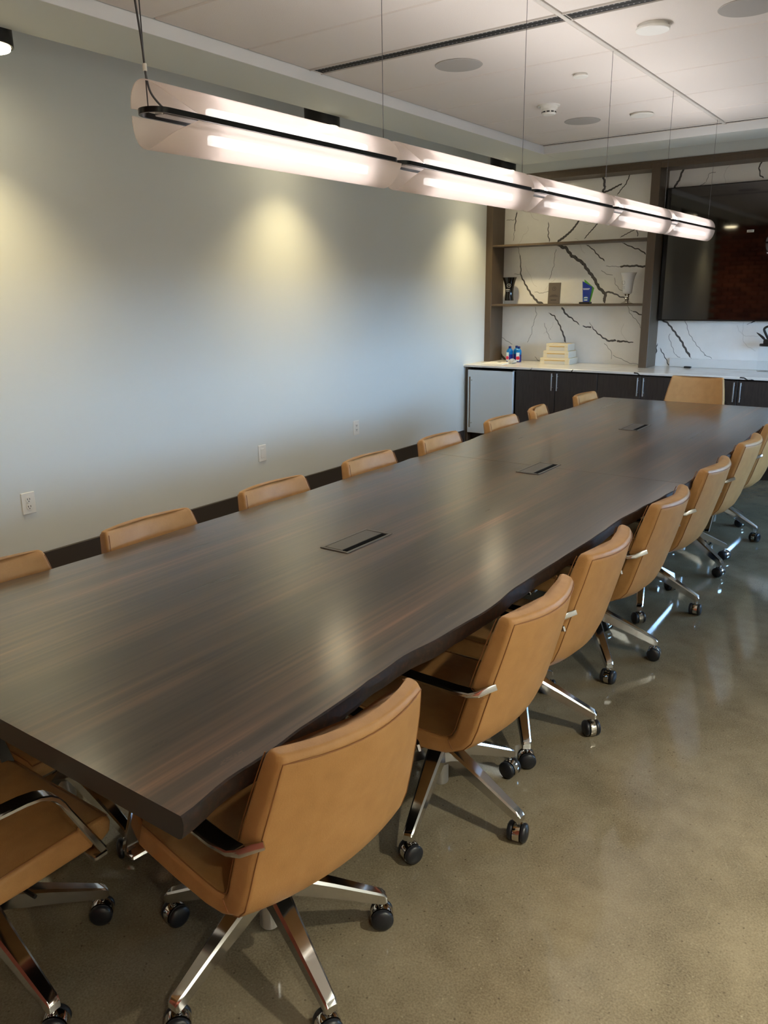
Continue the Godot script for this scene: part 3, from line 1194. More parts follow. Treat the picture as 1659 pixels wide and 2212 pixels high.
func chair_meshes() -> void:
	# [inner f, inner y, outer f, outer y, half width, wrap]
	var mitre := [-0.160, 0.418, -0.184, 0.378, 0.234, 0.030]
	var seat := [[0.244, 0.392, 0.242, 0.376, 0.222, 0.0], [0.238, 0.404, 0.234, 0.358, 0.229, 0.0], [0.222, 0.415, 0.214, 0.350, 0.232, 0.001], [0.16, 0.421, 0.152, 0.350, 0.235, 0.004], [0.02, 0.421, 0.018, 0.352, 0.238, 0.010], [-0.09, 0.417, -0.098, 0.356, 0.238, 0.018], [-0.136, 0.415, -0.155, 0.364, 0.236, 0.025], mitre]
	var back := [mitre, [-0.174, 0.428, -0.212, 0.394, 0.238, 0.033], [-0.188, 0.452, -0.238, 0.424, 0.241, 0.036], [-0.199, 0.490, -0.255, 0.468, 0.241, 0.038], [-0.217, 0.555, -0.274, 0.538, 0.237, 0.040], [-0.241, 0.640, -0.297, 0.625, 0.228, 0.043], [-0.265, 0.720, -0.319, 0.709, 0.215, 0.044], [-0.282, 0.777, -0.333, 0.771, 0.204, 0.044], [-0.287, 0.791, -0.336, 0.785, 0.201, 0.044], [-0.293, 0.800, -0.331, 0.797, 0.197, 0.044], [-0.301, 0.804, -0.324, 0.802, 0.191, 0.044]]
	for d in [["seat", seat], ["backrest", back]]:
		var rings := []
		for s in d[1]:
			rings.append(rounded_ring(s[0], s[1], s[2], s[3], s[4], s[5], 0.014))
		var b := MB.new()
		b.loft(rings)
		G["chair_" + d[0]] = b.done(50.0)
	# seams: along the front and rear borders of the back, and the top of the seat sides
	var sb := MB.new()
	for outer in [false, true]:
		var path := []
		for sgn in [-1.0, 1.0]:
			var leg := []
			for s in back.slice(0, 9):
				var y: float = s[3] if outer else s[1]
				var f: float = s[2] if outer else s[0]
				leg.append(Vector3(sgn * (s[4] - 0.0075), y, -f + (0.0015 if outer else -0.0015)))
			if not outer:
				sb.tube(leg, 0.0015, 6)
				continue
			if sgn > 0:
				leg.reverse()
				var t: Array = back[8]
				for j in range(1, 12):
					var x: float = lerpf(-t[4] + 0.012, t[4] - 0.012, j / 12.0)
					var k := 1.0 - pow(absf(x) / t[4], 2.0)
					path.append(Vector3(x, t[3] + 0.003 - 0.007 * k, -(t[2] - t[5] * k) + 0.001))
			path.append_array(leg)
		if outer:
			sb.tube(path, 0.0016, 6)
	G.chair_back_seam = sb.done(60.0)
	var ss := MB.new()
	for sgn in [-1.0, 1.0]:
		var leg := []
		for s in seat.slice(1, 8):
			leg.append(Vector3(sgn * (s[4] - 0.006), s[1] - 0.001, -s[0]))
		ss.tube(leg, 0.0016, 6)
	var fr := []
	for j in 13:
		fr.append(Vector3(lerpf(-0.222, 0.222, j / 12.0), 0.4045, -0.2385))
	ss.tube(fr, 0.0019, 6)
	# mitred corner seams on the sides
	for sgn in [-1.0, 1.0]:
		ss.tube([Vector3(sgn * 0.2345, 0.412, 0.1645), Vector3(sgn * 0.2345, 0.386, 0.180)], 0.0018, 6)
	G.chair_seat_seam = ss.done(60.0)
	# armrest: a flat polished band from the back, forward, then down to the seat
	for sgn in [-1.0, 1.0]:
		var b := MB.new()
		var prof := [  # forward, y, outwards, width, thickness
			[-0.306, 0.612, 0.224, 0.006, 0.016], [-0.290, 0.606, 0.238, 0.012, 0.018], [-0.268, 0.594, 0.250, 0.026, 0.017], [-0.245, 0.590, 0.256, 0.038, 0.014], [-0.20, 0.590, 0.260, 0.042, 0.012], [-0.05, 0.593, 0.262, 0.042, 0.012], [0.02, 0.588, 0.262, 0.041, 0.012], [0.052, 0.582, 0.262, 0.040, 0.012], [0.074, 0.572, 0.262, 0.039, 0.013], [0.090, 0.557, 0.261, 0.038, 0.013], [0.102, 0.538, 0.261, 0.037, 0.014], [0.114, 0.512, 0.260, 0.036, 0.014], [0.150, 0.440, 0.256, 0.036, 0.016], [0.190, 0.360, 0.251, 0.038, 0.018]]
		var fine := []
		for i in prof.size():
			fine.append(prof[i])
		var rings := []
		for i in fine.size():
			var p: Array = fine[i]
			var pa: Array = fine[maxi(i - 1, 0)]
			var pb: Array = fine[mini(i + 1, fine.size() - 1)]
			var c := Vector3(sgn * p[2], p[1], -p[0])
			var d := (Vector3(sgn * pb[2], pb[1], -pb[0]) - Vector3(sgn * pa[2], pa[1], -pa[0])).normalized()
			var side := Vector3(sgn, 0, 0)
			side = (side - d * side.dot(d)).normalized()
			var up := side.cross(d).normalized()
			var ring := PackedVector3Array()
			for k in [[-1, -0.55], [-0.85, -1], [0.85, -1], [1, -0.55], [1, 0.55], [0.85, 1], [-0.85, 1], [-1, 0.55]]:
				ring.append(c + side * k[0] * p[3] * 0.5 + up * k[1] * p[4] * 0.5)
			rings.append(ring)
		b.loft(rings)
		# foot that carries the arm under the seat
		b.box(Vector3(sgn * 0.20, 0.339, -0.188), Vector3(0.12, 0.014, 0.036), 0.003)
		G["chair_arm_l" if sgn < 0 else "chair_arm_r"] = b.done(32.0)
	# base leg along +x from the hub to the caster
	var lb := MB.new()
	var lr := []
	for k in [[0.020, 0.238, 0.054, 0.029], [0.06, 0.227, 0.050, 0.027], [0.17, 0.171, 0.041, 0.021], [0.276, 0.115, 0.033, 0.0165], [0.297, 0.104, 0.030, 0.0155], [0.306, 0.094, 0.018, 0.013]]:
		var ring := PackedVector3Array()
		for e in [[-1, -1], [-1, 0.7], [-0.72, 1], [0.72, 1], [1, 0.7], [1, -1]]:
			ring.append(Vector3(k[0], k[1] - k[2] * 0.5 + e[1] * k[2] * 0.5, e[0] * k[3]))
		lr.append(ring)
	lb.loft(lr)
	lb.lathe([Vector2(0.0005, 0.062), Vector2(0.0075, 0.062), Vector2(0.0085, 0.078), Vector2(0.012, 0.082), Vector2(0.012, 0.092), Vector2(0.0005, 0.092)], 14, at(Vector3(0.290, 0, 0)))
	G.chair_leg = lb.done(30.0)
	# hub and gas column
	var hb := MB.new()
	hb.lathe([Vector2(0.0005, 0.160), Vector2(0.030, 0.160), Vector2(0.036, 0.172), Vector2(0.040, 0.232), Vector2(0.034, 0.242), Vector2(0.0005, 0.242)], 28)
	G.chair_hub = hb.done()
	var gb := MB.new()
	gb.lathe([Vector2(0.0005, 0.085), Vector2(0.023, 0.085), Vector2(0.025, 0.088), Vector2(0.025, 0.235), Vector2(0.016, 0.238), Vector2(0.016, 0.318), Vector2(0.0005, 0.318)], 24)
	G.chair_column = gb.done()
	var mb := MB.new()
	mb.box(Vector3(0, 0.330, 0.0), Vector3(0.17, 0.028, 0.26), 0.006)
	mb.tube([Vector3(0.08, 0.322, -0.03), Vector3(0.17, 0.318, -0.03), Vector3(0.225, 0.316, -0.035)], 0.005, 8)
	G.chair_mechanism = mb.done()
	# caster: chrome hood between two wheels
	var cb := MB.new()
	var hood := []
	for i in 17:
		var a := PI * (-0.30 + 1.45 * i / 16.0)
		var c := Vector3(cos(a), sin(a), 0)
		var p := Vector3(-0.004, 0.030, 0)
		hood.append(PackedVector3Array([p + c * 0.0300 + Vector3(0, 0, 0.0105), p + c * 0.0312 + Vector3(0, 0, 0.0), p + c * 0.0300 - Vector3(0, 0, 0.0105), p + c * 0.016 - Vector3(0, 0, 0.0105), p + c * 0.016 + Vector3(0, 0, 0.0105)]))
	cb.loft(hood)
	G.caster_hood = cb.done(40.0)
	var wb := MB.new()
	wb.lathe([Vector2(0.0005, -0.009), Vector2(0.024, -0.009), Vector2(0.0285, -0.0065), Vector2(0.030, -0.002), Vector2(0.0295, 0.003), Vector2(0.026, 0.0075), Vector2(0.018, 0.0105), Vector2(0.008, 0.0118), Vector2(0.0005, 0.012)], 26, Transform3D(Basis(Vector3.RIGHT, PI / 2), Vector3.ZERO))
	G.caster_wheel = wb.done(40.0)


func make_chair(label: String, pos: Vector2, turn: float, base_deg: float, group: String, lift := 0.0) -> Node3D:
	# pos: x, z of the base on the floor; turn: heading of the seat; base_deg: world angle of one leg (x towards z)
	var o := thing("conference_chair", label, "chair", Vector3(pos.x, 0, pos.y), turn, group)
	var up := at(Vector3(0, lift, 0))
	var s := part(o, "seat", G.chair_seat, M.tan_leather, up)
	part(s, "seam", G.chair_seat_seam, M.leather_seam)
	var b := part(o, "backrest", G.chair_backrest, M.tan_leather, up)
	part(b, "seam", G.chair_back_seam, M.leather_seam)
	part(o, "armrest", G.chair_arm_l, M.armrest_metal, up)
	part(o, "armrest", G.chair_arm_r, M.armrest_metal, up)
	part(o, "seat_mechanism", G.chair_mechanism, M.dark_steel, up)
	part(o, "gas_column", G.chair_column, M.column_steel, Transform3D(Basis.from_scale(Vector3(1, 1.0 + lift / 0.32 * 1.0, 1)), Vector3(0, -lift * 0.2, 0)) if lift > 0.0 else Transform3D())
	part(o, "hub", G.chair_hub, M.satin_aluminium)
	for i in 5:
		var a := deg_to_rad(-base_deg + i * 72.0) - turn
		part(o, "leg", G.chair_leg, M.polished_aluminium, Transform3D(Basis(Vector3.UP, a), Vector3.ZERO))
		var c := node(o, "caster", Transform3D(Basis(Vector3.UP, a), Vector3.ZERO) * at(Vector3(0.290, 0, 0)) * Transform3D(Basis(Vector3.UP, rng.randf() * TAU), Vector3.ZERO))
		part(c, "hood", G.caster_hood, M.chrome)
		part(c, "wheel", G.caster_wheel, M.caster_plastic, at(Vector3(-0.004, 0.030, 0.0205)))
		part(c, "wheel", G.caster_wheel, M.caster_plastic, Transform3D(Basis(Vector3.UP, PI), Vector3(-0.004, 0.030, -0.0205)))
	return o


func build_chairs() -> void:
	chair_meshes()
	var gr := "chairs along the right side of the table"
	var gl := "chairs along the left side of the table"
	var right := [[-1.205, -1.160, 82.0, 20.0, "tan leather chair at the near right corner of the table, largest in view"], [-1.165, -1.92, 90.0, 5.0, "second tan leather chair from the camera on the right of the table"], [-1.19, -2.51, 91.0, -16.0, "third tan leather chair from the camera on the right of the table"], [-1.19, -3.25, 90.0, -21.0, "fourth tan leather chair from the camera on the right of the table"], [-1.19, -3.99, 89.0, 0.0, "fifth tan leather chair from the camera on the right of the table"], [-1.19, -4.76, 90.0, 27.0, "sixth tan leather chair from the camera on the right of the table"], [-1.19, -5.50, 90.0, 10.0, "farthest tan leather chair in view on the right, cut by the picture edge"]]
	for c in right:
		make_chair(c[4], Vector2(c[0], c[1]), deg_to_rad(c[2]), c[3], gr)
	var left := [[-1.18, "tan leather chair top cut by the left picture edge beyond the table"], [-1.82, "second tan chair top from the left picture edge, before the dark baseboard"], [-2.51, "third tan chair top from the left picture edge beyond the table"], [-3.23, "fourth tan chair top from the left picture edge beyond the table"], [-3.93, "fifth tan chair top, left of the white fridge and beyond the table"], [-4.72, "tan chair top standing before the white fridge door"], [-5.36, "narrow tan chair top before the cabinet door next to the fridge"], [-6.20, "tan chair top at the far left corner of the table"]]
	for i in left.size():
		make_chair(left[i][1], Vector2(-2.10, left[i][0]), deg_to_rad(-90.0 + (14.0 if i == 6 else 0.0)), 31.0 * i, gl)
	make_chair("tan leather chair at the far head of the table, before the cabinets", Vector2(-1.66, -6.36), PI, 18.0, "", 0.13)
	make_chair("tan leather chair at the near end of the table, cut by the left picture edge", Vector2(-1.74, -0.705), 0.0, 0.0, "")


# ---------------------------------------------------------------- cabinets and counter
func build_cabinets() -> void:
	var zf := -7.27
	# counter: one slab with its own veins
	var top := thing("countertop", "white marble countertop with dark veins over the cabinets", "countertop", Vector3(-1.34, COUNTER_Y, -7.6))
	var off := Vector3(1.34, -COUNTER_Y, 7.6)
	var b := MB.new()
	var x0 := WALL_X
	var x1 := RIGHT_X
	var zb := MARBLE_Z
	var ze := -7.245
	var y1 := COUNTER_Y
	var y0 := COUNTER_Y - 0.022
	var prof := [Vector2(zb, y1), Vector2(ze - 0.003, y1), Vector2(ze, y1 - 0.003), Vector2(ze, y0 + 0.002), Vector2(ze - 0.002, y0), Vector2(zb, y0)]
	var run := 0.0
	var total := 0.735
	for i in prof.size():
		var p: Vector2 = prof[i]
		var q: Vector2 = prof[(i + 1) % prof.size()]
		var l := (q - p).length()
		var va := minf(run / total, 0.999)
		var vb := minf((run + l) / total, 0.999)
		var ua := 0.0
		var ub := (x1 - x0) / 3.15
		b.quad(Vector3(x0, p.y, p.x) + off, Vector3(x0, q.y, q.x) + off, Vector3(x1, q.y, q.x) + off, Vector3(x1, p.y, p.x) + off, Vector2(ua, va), Vector2(ua, vb), Vector2(ub, vb), Vector2(ub, va))
		run += l
	part(top, "slab", b.done(), M.counter_marble)
	var us := thing("counter_upstand", "low glossy white upstand along the marble under the television", "upstand", Vector3(-0.39, COUNTER_Y, zb + 0.011))
	part(us, "strip", one_box(Vector3(0, 0.041, 0), Vector3(3.72, 0.080, 0.020), 0.002), M.plain_quartz)
	# fridge
	var f := thing("undercounter_fridge", "pale steel undercounter fridge in the corner by the wall", "fridge", Vector3(-3.84, 0, zf))
	part(f, "cabinet", one_box(Vector3(0, 0.50, -0.30), Vector3(0.53, 0.66, 0.54), 0.004), M.black_plastic)
	var dr := part(f, "door", one_box(Vector3(-0.002, 0.507, 0.0), Vector3(0.520, 0.655, 0.036), 0.004), M.fridge_door)
	var h := MB.new()
	h.tube([Vector3(-0.212, 0.245, 0.066), Vector3(-0.212, 0.770, 0.066)], 0.0115, 14)
	h.tube([Vector3(-0.212, 0.285, 0.016), Vector3(-0.212, 0.285, 0.066)], 0.006, 10)
	h.tube([Vector3(-0.212, 0.730, 0.016), Vector3(-0.212, 0.730, 0.066)], 0.006, 10)
	part(dr, "handle", h.done(), M.chrome)
	part(f, "hinge", one_box(Vector3(0.262, 0.84, 0.0), Vector3(0.02, 0.010, 0.03), 0.002), M.brushed_steel)
	part(f, "kick_plate", one_box(Vector3(0, 0.088, -0.10), Vector3(0.53, 0.172, 0.02), 0.002), M.cabinet_laminate)
	part(f, "filler_strip", one_box(Vector3(-0.287, 0.445, -0.06), Vector3(0.026, 0.83, 0.10), 0.002), M.bronze_laminate)
	# double door units
	var names := ["dark brown double door cabinet next to the fridge", "dark brown double door cabinet in the middle, left of the head chair", "dark brown double door cabinet right of the head chair", "dark brown double door cabinet outside the picture, third from the head chair", "dark brown double door cabinet outside the picture at the window"]
	var xs := [-3.562, -2.713, -1.885, -1.06, -0.23, 0.60]
	for i in 5:
		var a: float = xs[i]
		var c: float = xs[i + 1]
		var o := thing("base_cabinet", names[i], "cabinet", Vector3((a + c) * 0.5, 0, zf), 0.0, "base cabinets under the counter")
		var w := c - a
		part(o, "carcass", one_box(Vector3(0, 0.485, -0.335), Vector3(w - 0.002, 0.75, 0.60), 0.002), M.black_plastic)
		part(o, "kick_plate", one_box(Vector3(0, 0.056, -0.085), Vector3(w - 0.002, 0.108, 0.02)), M.cabinet_laminate)
		for s in [-1.0, 1.0]:
			var d := part(o, "door", one_box(Vector3(s * w * 0.25, 0.481, -0.01), Vector3(w * 0.5 - 0.006, 0.738, 0.020), 0.0015), M.cabinet_laminate)
			var hb := MB.new()
			hb.tube([Vector3(s * 0.027, 0.672, 0.030), Vector3(s * 0.027, 0.838, 0.030)], 0.006, 12)
			hb.tube([Vector3(s * 0.027, 0.700, 0.0), Vector3(s * 0.027, 0.700, 0.030)], 0.004, 8)
			hb.tube([Vector3(s * 0.027, 0.810, 0.0), Vector3(s * 0.027, 0.810, 0.030)], 0.004, 8)
			part(d, "handle", hb.done(), M.brushed_steel)


func build_shelf_unit() -> void:
	var o := thing("shelf_unit", "bronze framed built-in with two open shelves before the marble", "shelf unit", Vector3(-3.27, COUNTER_Y, -7.81))
	var off := Vector3(3.27, -COUNTER_Y, 7.81)
	var zc := (-7.68 + MARBLE_Z) * 0.5
	var dz := MARBLE_Z + 7.68
	dz = absf(dz)
	var ph := 2.73 - COUNTER_Y
	for x in [[-4.149, -4.074], [-2.472, -2.392]]:
		part(o, "post", one_box(Vector3((x[0] + x[1]) * 0.5, COUNTER_Y + ph * 0.5, zc) + off, Vector3(x[1] - x[0], ph, dz), 0.0025), M.bronze_laminate)
	for x in [[-4.074, -2.472]]:
		part(o, "header", one_box(Vector3((x[0] + x[1]) * 0.5, 2.697, zc) + off, Vector3(x[1] - x[0], 0.066, dz), 0.0025), M.bronze_laminate)
	part(o, "crown_strip", one_box(Vector3(-3.27, 2.718, -7.672) + off, Vector3(1.76, 0.020, 0.014), 0.002), M.bronze_laminate)
	var h := thing("television_surround", "bronze header beam above the television", "beam", Vector3(-1.34, 2.664, zc))
	part(h, "header", one_box(Vector3(0, 0.032, 0), Vector3(2.104, 0.063, dz - 0.002), 0.0025), M.bronze_laminate)
	part(h, "crown_strip", one_box(Vector3(0, 0.054, dz * 0.5 + 0.008), Vector3(2.104, 0.020, 0.014), 0.002), M.bronze_laminate)
	for y in [2.066, 1.4725]:
		part(o, "shelf", one_box(Vector3(-3.273, y, -7.815) + off, Vector3(1.600, 0.020, 0.262), 0.002), M.bronze_laminate)


func build_television() -> void:
	var o := thing("television", "large black wall television mirroring the brick wall", "television", Vector3(-1.33, 1.915, -7.88))
	part(o, "bezel", one_box(Vector3(0, 0, -0.012), Vector3(2.10, 1.186, 0.046), 0.004), M.television_bezel)
	part(o, "screen", one_box(Vector3(0, 0.002, 0.0112), Vector3(2.084, 1.166, 0.002), 0.0004), M.television_glass)
	part(o, "wall_mount", one_box(Vector3(0, 0, -0.05), Vector3(0.5, 0.4, 0.034)), M.black_plastic)
	var s := part(o, "sticker", one_box(Vector3(-0.295, 0.181, 0.0128), Vector3(0.058, 0.021, 0.0008)), M.white_plastic)
	s.set_meta("label", "small white sticker")
	part(s, "print", one_box(Vector3(-0.295, 0.1815, 0.0134), Vector3(0.040, 0.007, 0.0004)), M.etched_grey)


# ---------------------------------------------------------------- ornaments
func ring_mesh(r0: float, r1: float, th: float) -> ArrayMesh:
	var b := MB.new()
	var rings := []
	for i in 25:
		var a := TAU * i / 24.0
		var d := Vector3(cos(a), sin(a), 0)
		rings.append(PackedVector3Array([d * r0, d * r0 + Vector3(0, 0, th), d * r1 + Vector3(0, 0, th), d * r1]))
	b.loft(rings, false, false)
	return b.done()


func build_ornaments() -> void:
	var sh := 1.4825
	var emblem := ring_mesh(0.017, 0.0205, 0.001)
	# black vase trophy with a clear foot
	var v := thing("vase_trophy", "black glass vase trophy with an etched emblem, leftmost on the shelf", "trophy", Vector3(-3.93, sh, -7.81))
	var b := MB.new()
	b.lathe([Vector2(0.0005, 0.036), Vector2(0.047, 0.036), Vector2(0.0440, 0.07), Vector2(0.0415, 0.115), Vector2(0.044, 0.155), Vector2(0.051, 0.195), Vector2(0.062, 0.235), Vector2(0.0745, 0.271), Vector2(0.071, 0.271), Vector2(0.058, 0.235), Vector2(0.046, 0.195), Vector2(0.036, 0.12), Vector2(0.0005, 0.10)], 36)
	part(v, "bowl", b.done(50.0), M.black_glass)
	b = MB.new()
	b.lathe([Vector2(0.0005, 0.0), Vector2(0.051, 0.0), Vector2(0.053, 0.004), Vector2(0.050, 0.02), Vector2(0.0472, 0.0355), Vector2(0.0005, 0.0355)], 36)
	part(v, "clear_foot", b.done(), M.clear_glass)
	var tilt := 0.35
	part(v, "emblem", emblem, M.etched_grey, Transform3D(Basis(Vector3.UP, tilt), Vector3(0.0175, 0.188, 0.050)))
	var hand := MB.new()
	hand.box(Vector3(0.002, 0.004, 0.0006), Vector3(0.007, 0.014, 0.001))
	part(v, "emblem_hand", hand.done(), M.etched_grey, Transform3D(Basis(Vector3.UP, tilt), Vector3(0.0175, 0.186, 0.050)))
	var txt := MB.new()
	for k in [[0.146, 0.042, 0.010], [0.130, 0.034, 0.004]]:
		txt.box(Vector3(0, k[0], 0), Vector3(k[1], k[2], 0.0012))
	part(v, "inscription", txt.done(), M.etched_grey, Transform3D(Basis(Vector3.UP, 0.15), Vector3(0.004, 0, 0.0450)))
	# grey plaque on an easel foot
	var p := thing("award_plaque", "grey brown metal plaque with a dark round emblem on the shelf", "plaque", Vector3(-3.42, sh, -7.80))
	var tb := Basis(Vector3.RIGHT, -0.06)
	part(p, "plate", one_box(Vector3(0, 0.104, 0.0), Vector3(0.130, 0.207, 0.014), 0.002), M.plaque_metal, Transform3D(tb, Vector3(0, 0.0012, 0)))
	part(p, "emblem", emblem, M.plaque_print, Transform3D(tb, Vector3(0, 0.0012, 0)) * at(Vector3(-0.002, 0.148, 0.0068)))
	var pb := MB.new()
	pb.box(Vector3(-0.001, 0.150, 0.0074), Vector3(0.006, 0.016, 0.0012))
	for k in [[0.086, 0.052, 0.004], [0.078, 0.084, 0.004], [0.070, 0.100, 0.003], [0.036, 0.062, 0.008]]:
		pb.box(Vector3(-0.002, k[0], 0.0074), Vector3(k[1], k[2], 0.0012))
	part(p, "inscription", pb.done(), M.plaque_print, Transform3D(tb, Vector3(0, 0.0012, 0)))
	var eb := MB.new()
	eb.box(Vector3(0, 0.060, -0.042), Vector3(0.05, 0.13, 0.004), 0.001, Basis(Vector3.RIGHT, 0.42))
	part(p, "easel_foot", eb.done(), M.plaque_metal)
	# blue and green award
	var a := thing("acrylic_award", "blue and green pointed acrylic award on a black base on the shelf", "award", Vector3(-3.105, sh, -7.80))
	part(a, "base", one_box(Vector3(0.022, 0.009, 0), Vector3(0.116, 0.018, 0.052), 0.004), M.black_plastic)
	var gp := MB.new()
	gp.prism(PackedVector2Array([Vector2(0.004, 0.017), Vector2(0.072, 0.017), Vector2(0.104, 0.150), Vector2(0.001, 0.233)]), -0.010, -0.003)
	part(a, "green_plate", gp.done(), M.award_green)
	var bp := MB.new()
	bp.prism(PackedVector2Array([Vector2(-0.003, 0.017), Vector2(0.063, 0.017), Vector2(0.086, 0.162), Vector2(-0.016, 0.217)]), -0.002, 0.006)
	part(a, "blue_plate", bp.done(), M.award_blue)
	var lb := MB.new()
	lb.box(Vector3(0.029, 0.145, 0.0065), Vector3(0.070, 0.006, 0.001))
	lb.box(Vector3(0.027, 0.136, 0.0065), Vector3(0.060, 0.0035, 0.001))
	part(a, "inscription", lb.done(), M.award_white)
	var em := MB.new()
	em.prism(PackedVector2Array([Vector2(0.006, 0.028), Vector2(0.048, 0.028), Vector2(0.052, 0.056), Vector2(0.040, 0.068), Vector2(0.030, 0.074), Vector2(0.016, 0.070), Vector2(0.004, 0.058)]), 0.006, 0.0068)
	part(a, "crest", em.done(), M.award_teal)
	var e2 := MB.new()
	e2.box(Vector3(0.028, 0.060, 0.0070), Vector3(0.036, 0.008, 0.001))
	e2.box(Vector3(0.028, 0.036, 0.0070), Vector3(0.030, 0.010, 0.001))
	part(a, "crest_band", e2.done(), M.award_white)
	# white cup on a chrome stem
	var c := thing("trophy_cup", "white trophy cup on a chrome stem, rightmost on the shelf", "trophy", Vector3(-2.665, sh, -7.80))
	b = MB.new()
	b.lathe([Vector2(0.0005, 0.092), Vector2(0.034, 0.092), Vector2(0.042, 0.10), Vector2(0.047, 0.14), Vector2(0.053, 0.20), Vector2(0.062, 0.25), Vector2(0.0755, 0.283), Vector2(0.078, 0.287), Vector2(0.075, 0.289), Vector2(0.058, 0.25), Vector2(0.046, 0.19), Vector2(0.036, 0.11), Vector2(0.0005, 0.105)], 36)
	part(c, "bowl", b.done(50.0), M.cup_enamel)
	b = MB.new()
	b.lathe([Vector2(0.0005, 0.0), Vector2(0.056, 0.0), Vector2(0.057, 0.004), Vector2(0.044, 0.010), Vector2(0.024, 0.022), Vector2(0.017, 0.034), Vector2(0.022, 0.044), Vector2(0.017, 0.054), Vector2(0.022, 0.064), Vector2(0.018, 0.074), Vector2(0.030, 0.090), Vector2(0.0005, 0.091)], 32)
	part(c, "stem", b.done(50.0), M.chrome)
	part(c, "emblem", emblem, M.etched_grey, Transform3D(Basis(Vector3.UP, -0.5), Vector3(-0.026, 0.195, 0.047)))
	txt = MB.new()
	for k in [[0.160, 0.030, 0.003], [0.150, 0.020, 0.003], [0.140, 0.030, 0.003]]:
		txt.box(Vector3(0, k[0], 0), Vector3(k[1], k[2], 0.001))
	part(c, "inscription", txt.done(), M.etched_grey, Transform3D(Basis(Vector3.UP, -0.45), Vector3(-0.021, 0, 0.0455)))
	# stack of three boxes
	var bl := ["largest bone inlay box at the bottom of the stack on the counter", "middle bone inlay box of the stack on the counter", "smallest bone inlay box on top of the stack on the counter"]
	var bs := [[0.315, 0.064, 0.25], [0.272, 0.070, 0.222], [0.232, 0.071, 0.192]]
	var yy := COUNTER_Y
	for i in 3:
		var s: Array = bs[i]
		var o := thing("decorative_box", bl[i], "box", Vector3(-3.325 + 0.004 * i, yy, -7.780), 0.03, "stacked boxes on the counter")
		part(o, "body", one_box(Vector3(0, s[1] * 0.31, 0), Vector3(s[0], s[1] * 0.62, s[2]), 0.002), M.bone_inlay)
		part(o, "lid", one_box(Vector3(0, s[1] * 0.815, 0), Vector3(s[0], s[1] * 0.365, s[2]), 0.002), M.bone_inlay)
		for k in [-1.0, 1.0]:
			part(o, "side_panel", one_box(Vector3(k * (s[0] * 0.5), s[1] * 0.5, 0), Vector3(0.0024, s[1] * 0.9, s[2] * 0.96), 0.0008), M.bone_side)
		part(o, "front_panel", one_box(Vector3(0, s[1] * 0.27, s[2] * 0.5), Vector3(s[0] * 0.70, s[1] * 0.46, 0.0024), 0.0008), M.bone_side)
		part(o, "groove", one_box(Vector3(0, s[1] * 0.62, s[2] * 0.5), Vector3(s[0] * 0.70, 0.008, 0.004), 0.001), M.brass_groove)
		yy += s[1]
	# water bottles
	var wl := ["blue water bottle with a pink flower, leftmost on the counter", "blue water bottle standing behind the other two", "blue water bottle with a pink flower, right one of the three"]
	var ws := [Vector2(-3.872, -7.745), Vector2(-3.838, -7.835), Vector2(-3.772, -7.755)]
	var sq := func(w: float, y: float) -> PackedVector3Array:
		var r := PackedVector3Array()
		for j in 20:
			var an := TAU * (j + 0.5) / 20
			var cx := cos(an)
			var cz := sin(an)
			var k := 1.0 / pow(pow(absf(cx), 5.0) + pow(absf(cz), 5.0), 0.2)
			r.append(Vector3(cx * k * w, y, cz * k * w))
		return r
	var up := MB.new()
	up.loft([sq.call(0.029, 0.080), sq.call(0.029, 0.108), sq.call(0.027, 0.120), sq.call(0.020, 0.131), sq.call(0.0125, 0.138), sq.call(0.0125, 0.146)])
	var lo := MB.new()
	lo.loft([sq.call(0.024, 0.0), sq.call(0.028, 0.004), sq.call(0.029, 0.012), sq.call(0.029, 0.080)])
	var cp := MB.new()
	cp.lathe([Vector2(0.0005, 0.144), Vector2(0.014, 0.144), Vector2(0.0145, 0.147), Vector2(0.014, 0.163), Vector2(0.0005, 0.165)], 20)
	var um := up.done(50.0)
	var lm := lo.done(50.0)
	var cm := cp.done()
	for i in 3:
		var o := thing("water_bottle", wl[i], "bottle", Vector3(ws[i].x, COUNTER_Y, ws[i].y), -0.25 + 0.3 * i, "water bottles on the counter")
		part(o, "shoulder", um, M.bottle_blue)
		part(o, "body", lm, M.bottle_deep)
		part(o, "cap", cm, M.bottle_cap)
		if i != 1:
			var lbl := part(o, "label", one_box(Vector3(-0.006, 0.056, 0.0288), Vector3(0.034, 0.088, 0.0016), 0.0006), M.bottle_label)
			var fl := PackedVector2Array()
			for k in 20:
				var an := TAU * k / 20.0
				var r := 0.019 + 0.003 * cos(5.0 * an)
				fl.append(Vector2(cos(an) * r, sin(an) * r))
			var fb := MB.new()
			fb.prism(fl, 0.0297, 0.0304, at(Vector3(-0.006, 0.044, 0)))
			part(lbl, "flower", fb.done(), M.flower_print)
			part(lbl, "flower_heart", one_box(Vector3(-0.001, 0.044, 0.0306), Vector3(0.009, 0.012, 0.0006)), M.flower_heart)
	# papers and a wrapper beside the bottles
	var n := thing("note_pad", "white paper pad with a dark square print at the corner of the counter", "paper", Vector3(-3.90, COUNTER_Y, -7.50), 0.05)
	part(n, "sheets", one_box(Vector3(0, 0.004, 0), Vector3(0.24, 0.008, 0.24), 0.001), M.paper)
	part(n, "printed_square", one_box(Vector3(0.00, 0.0083, -0.075), Vector3(0.034, 0.0006, 0.045)), M.plaque_print)
	var f := thing("crumpled_wrapper", "small crumpled silver wrapper before the water bottles", "wrapper", Vector3(-3.745, COUNTER_Y, -7.56))
	var fbm := MB.new()
	var r2 := RandomNumberGenerator.new()
	r2.seed = 8
	var rings := []
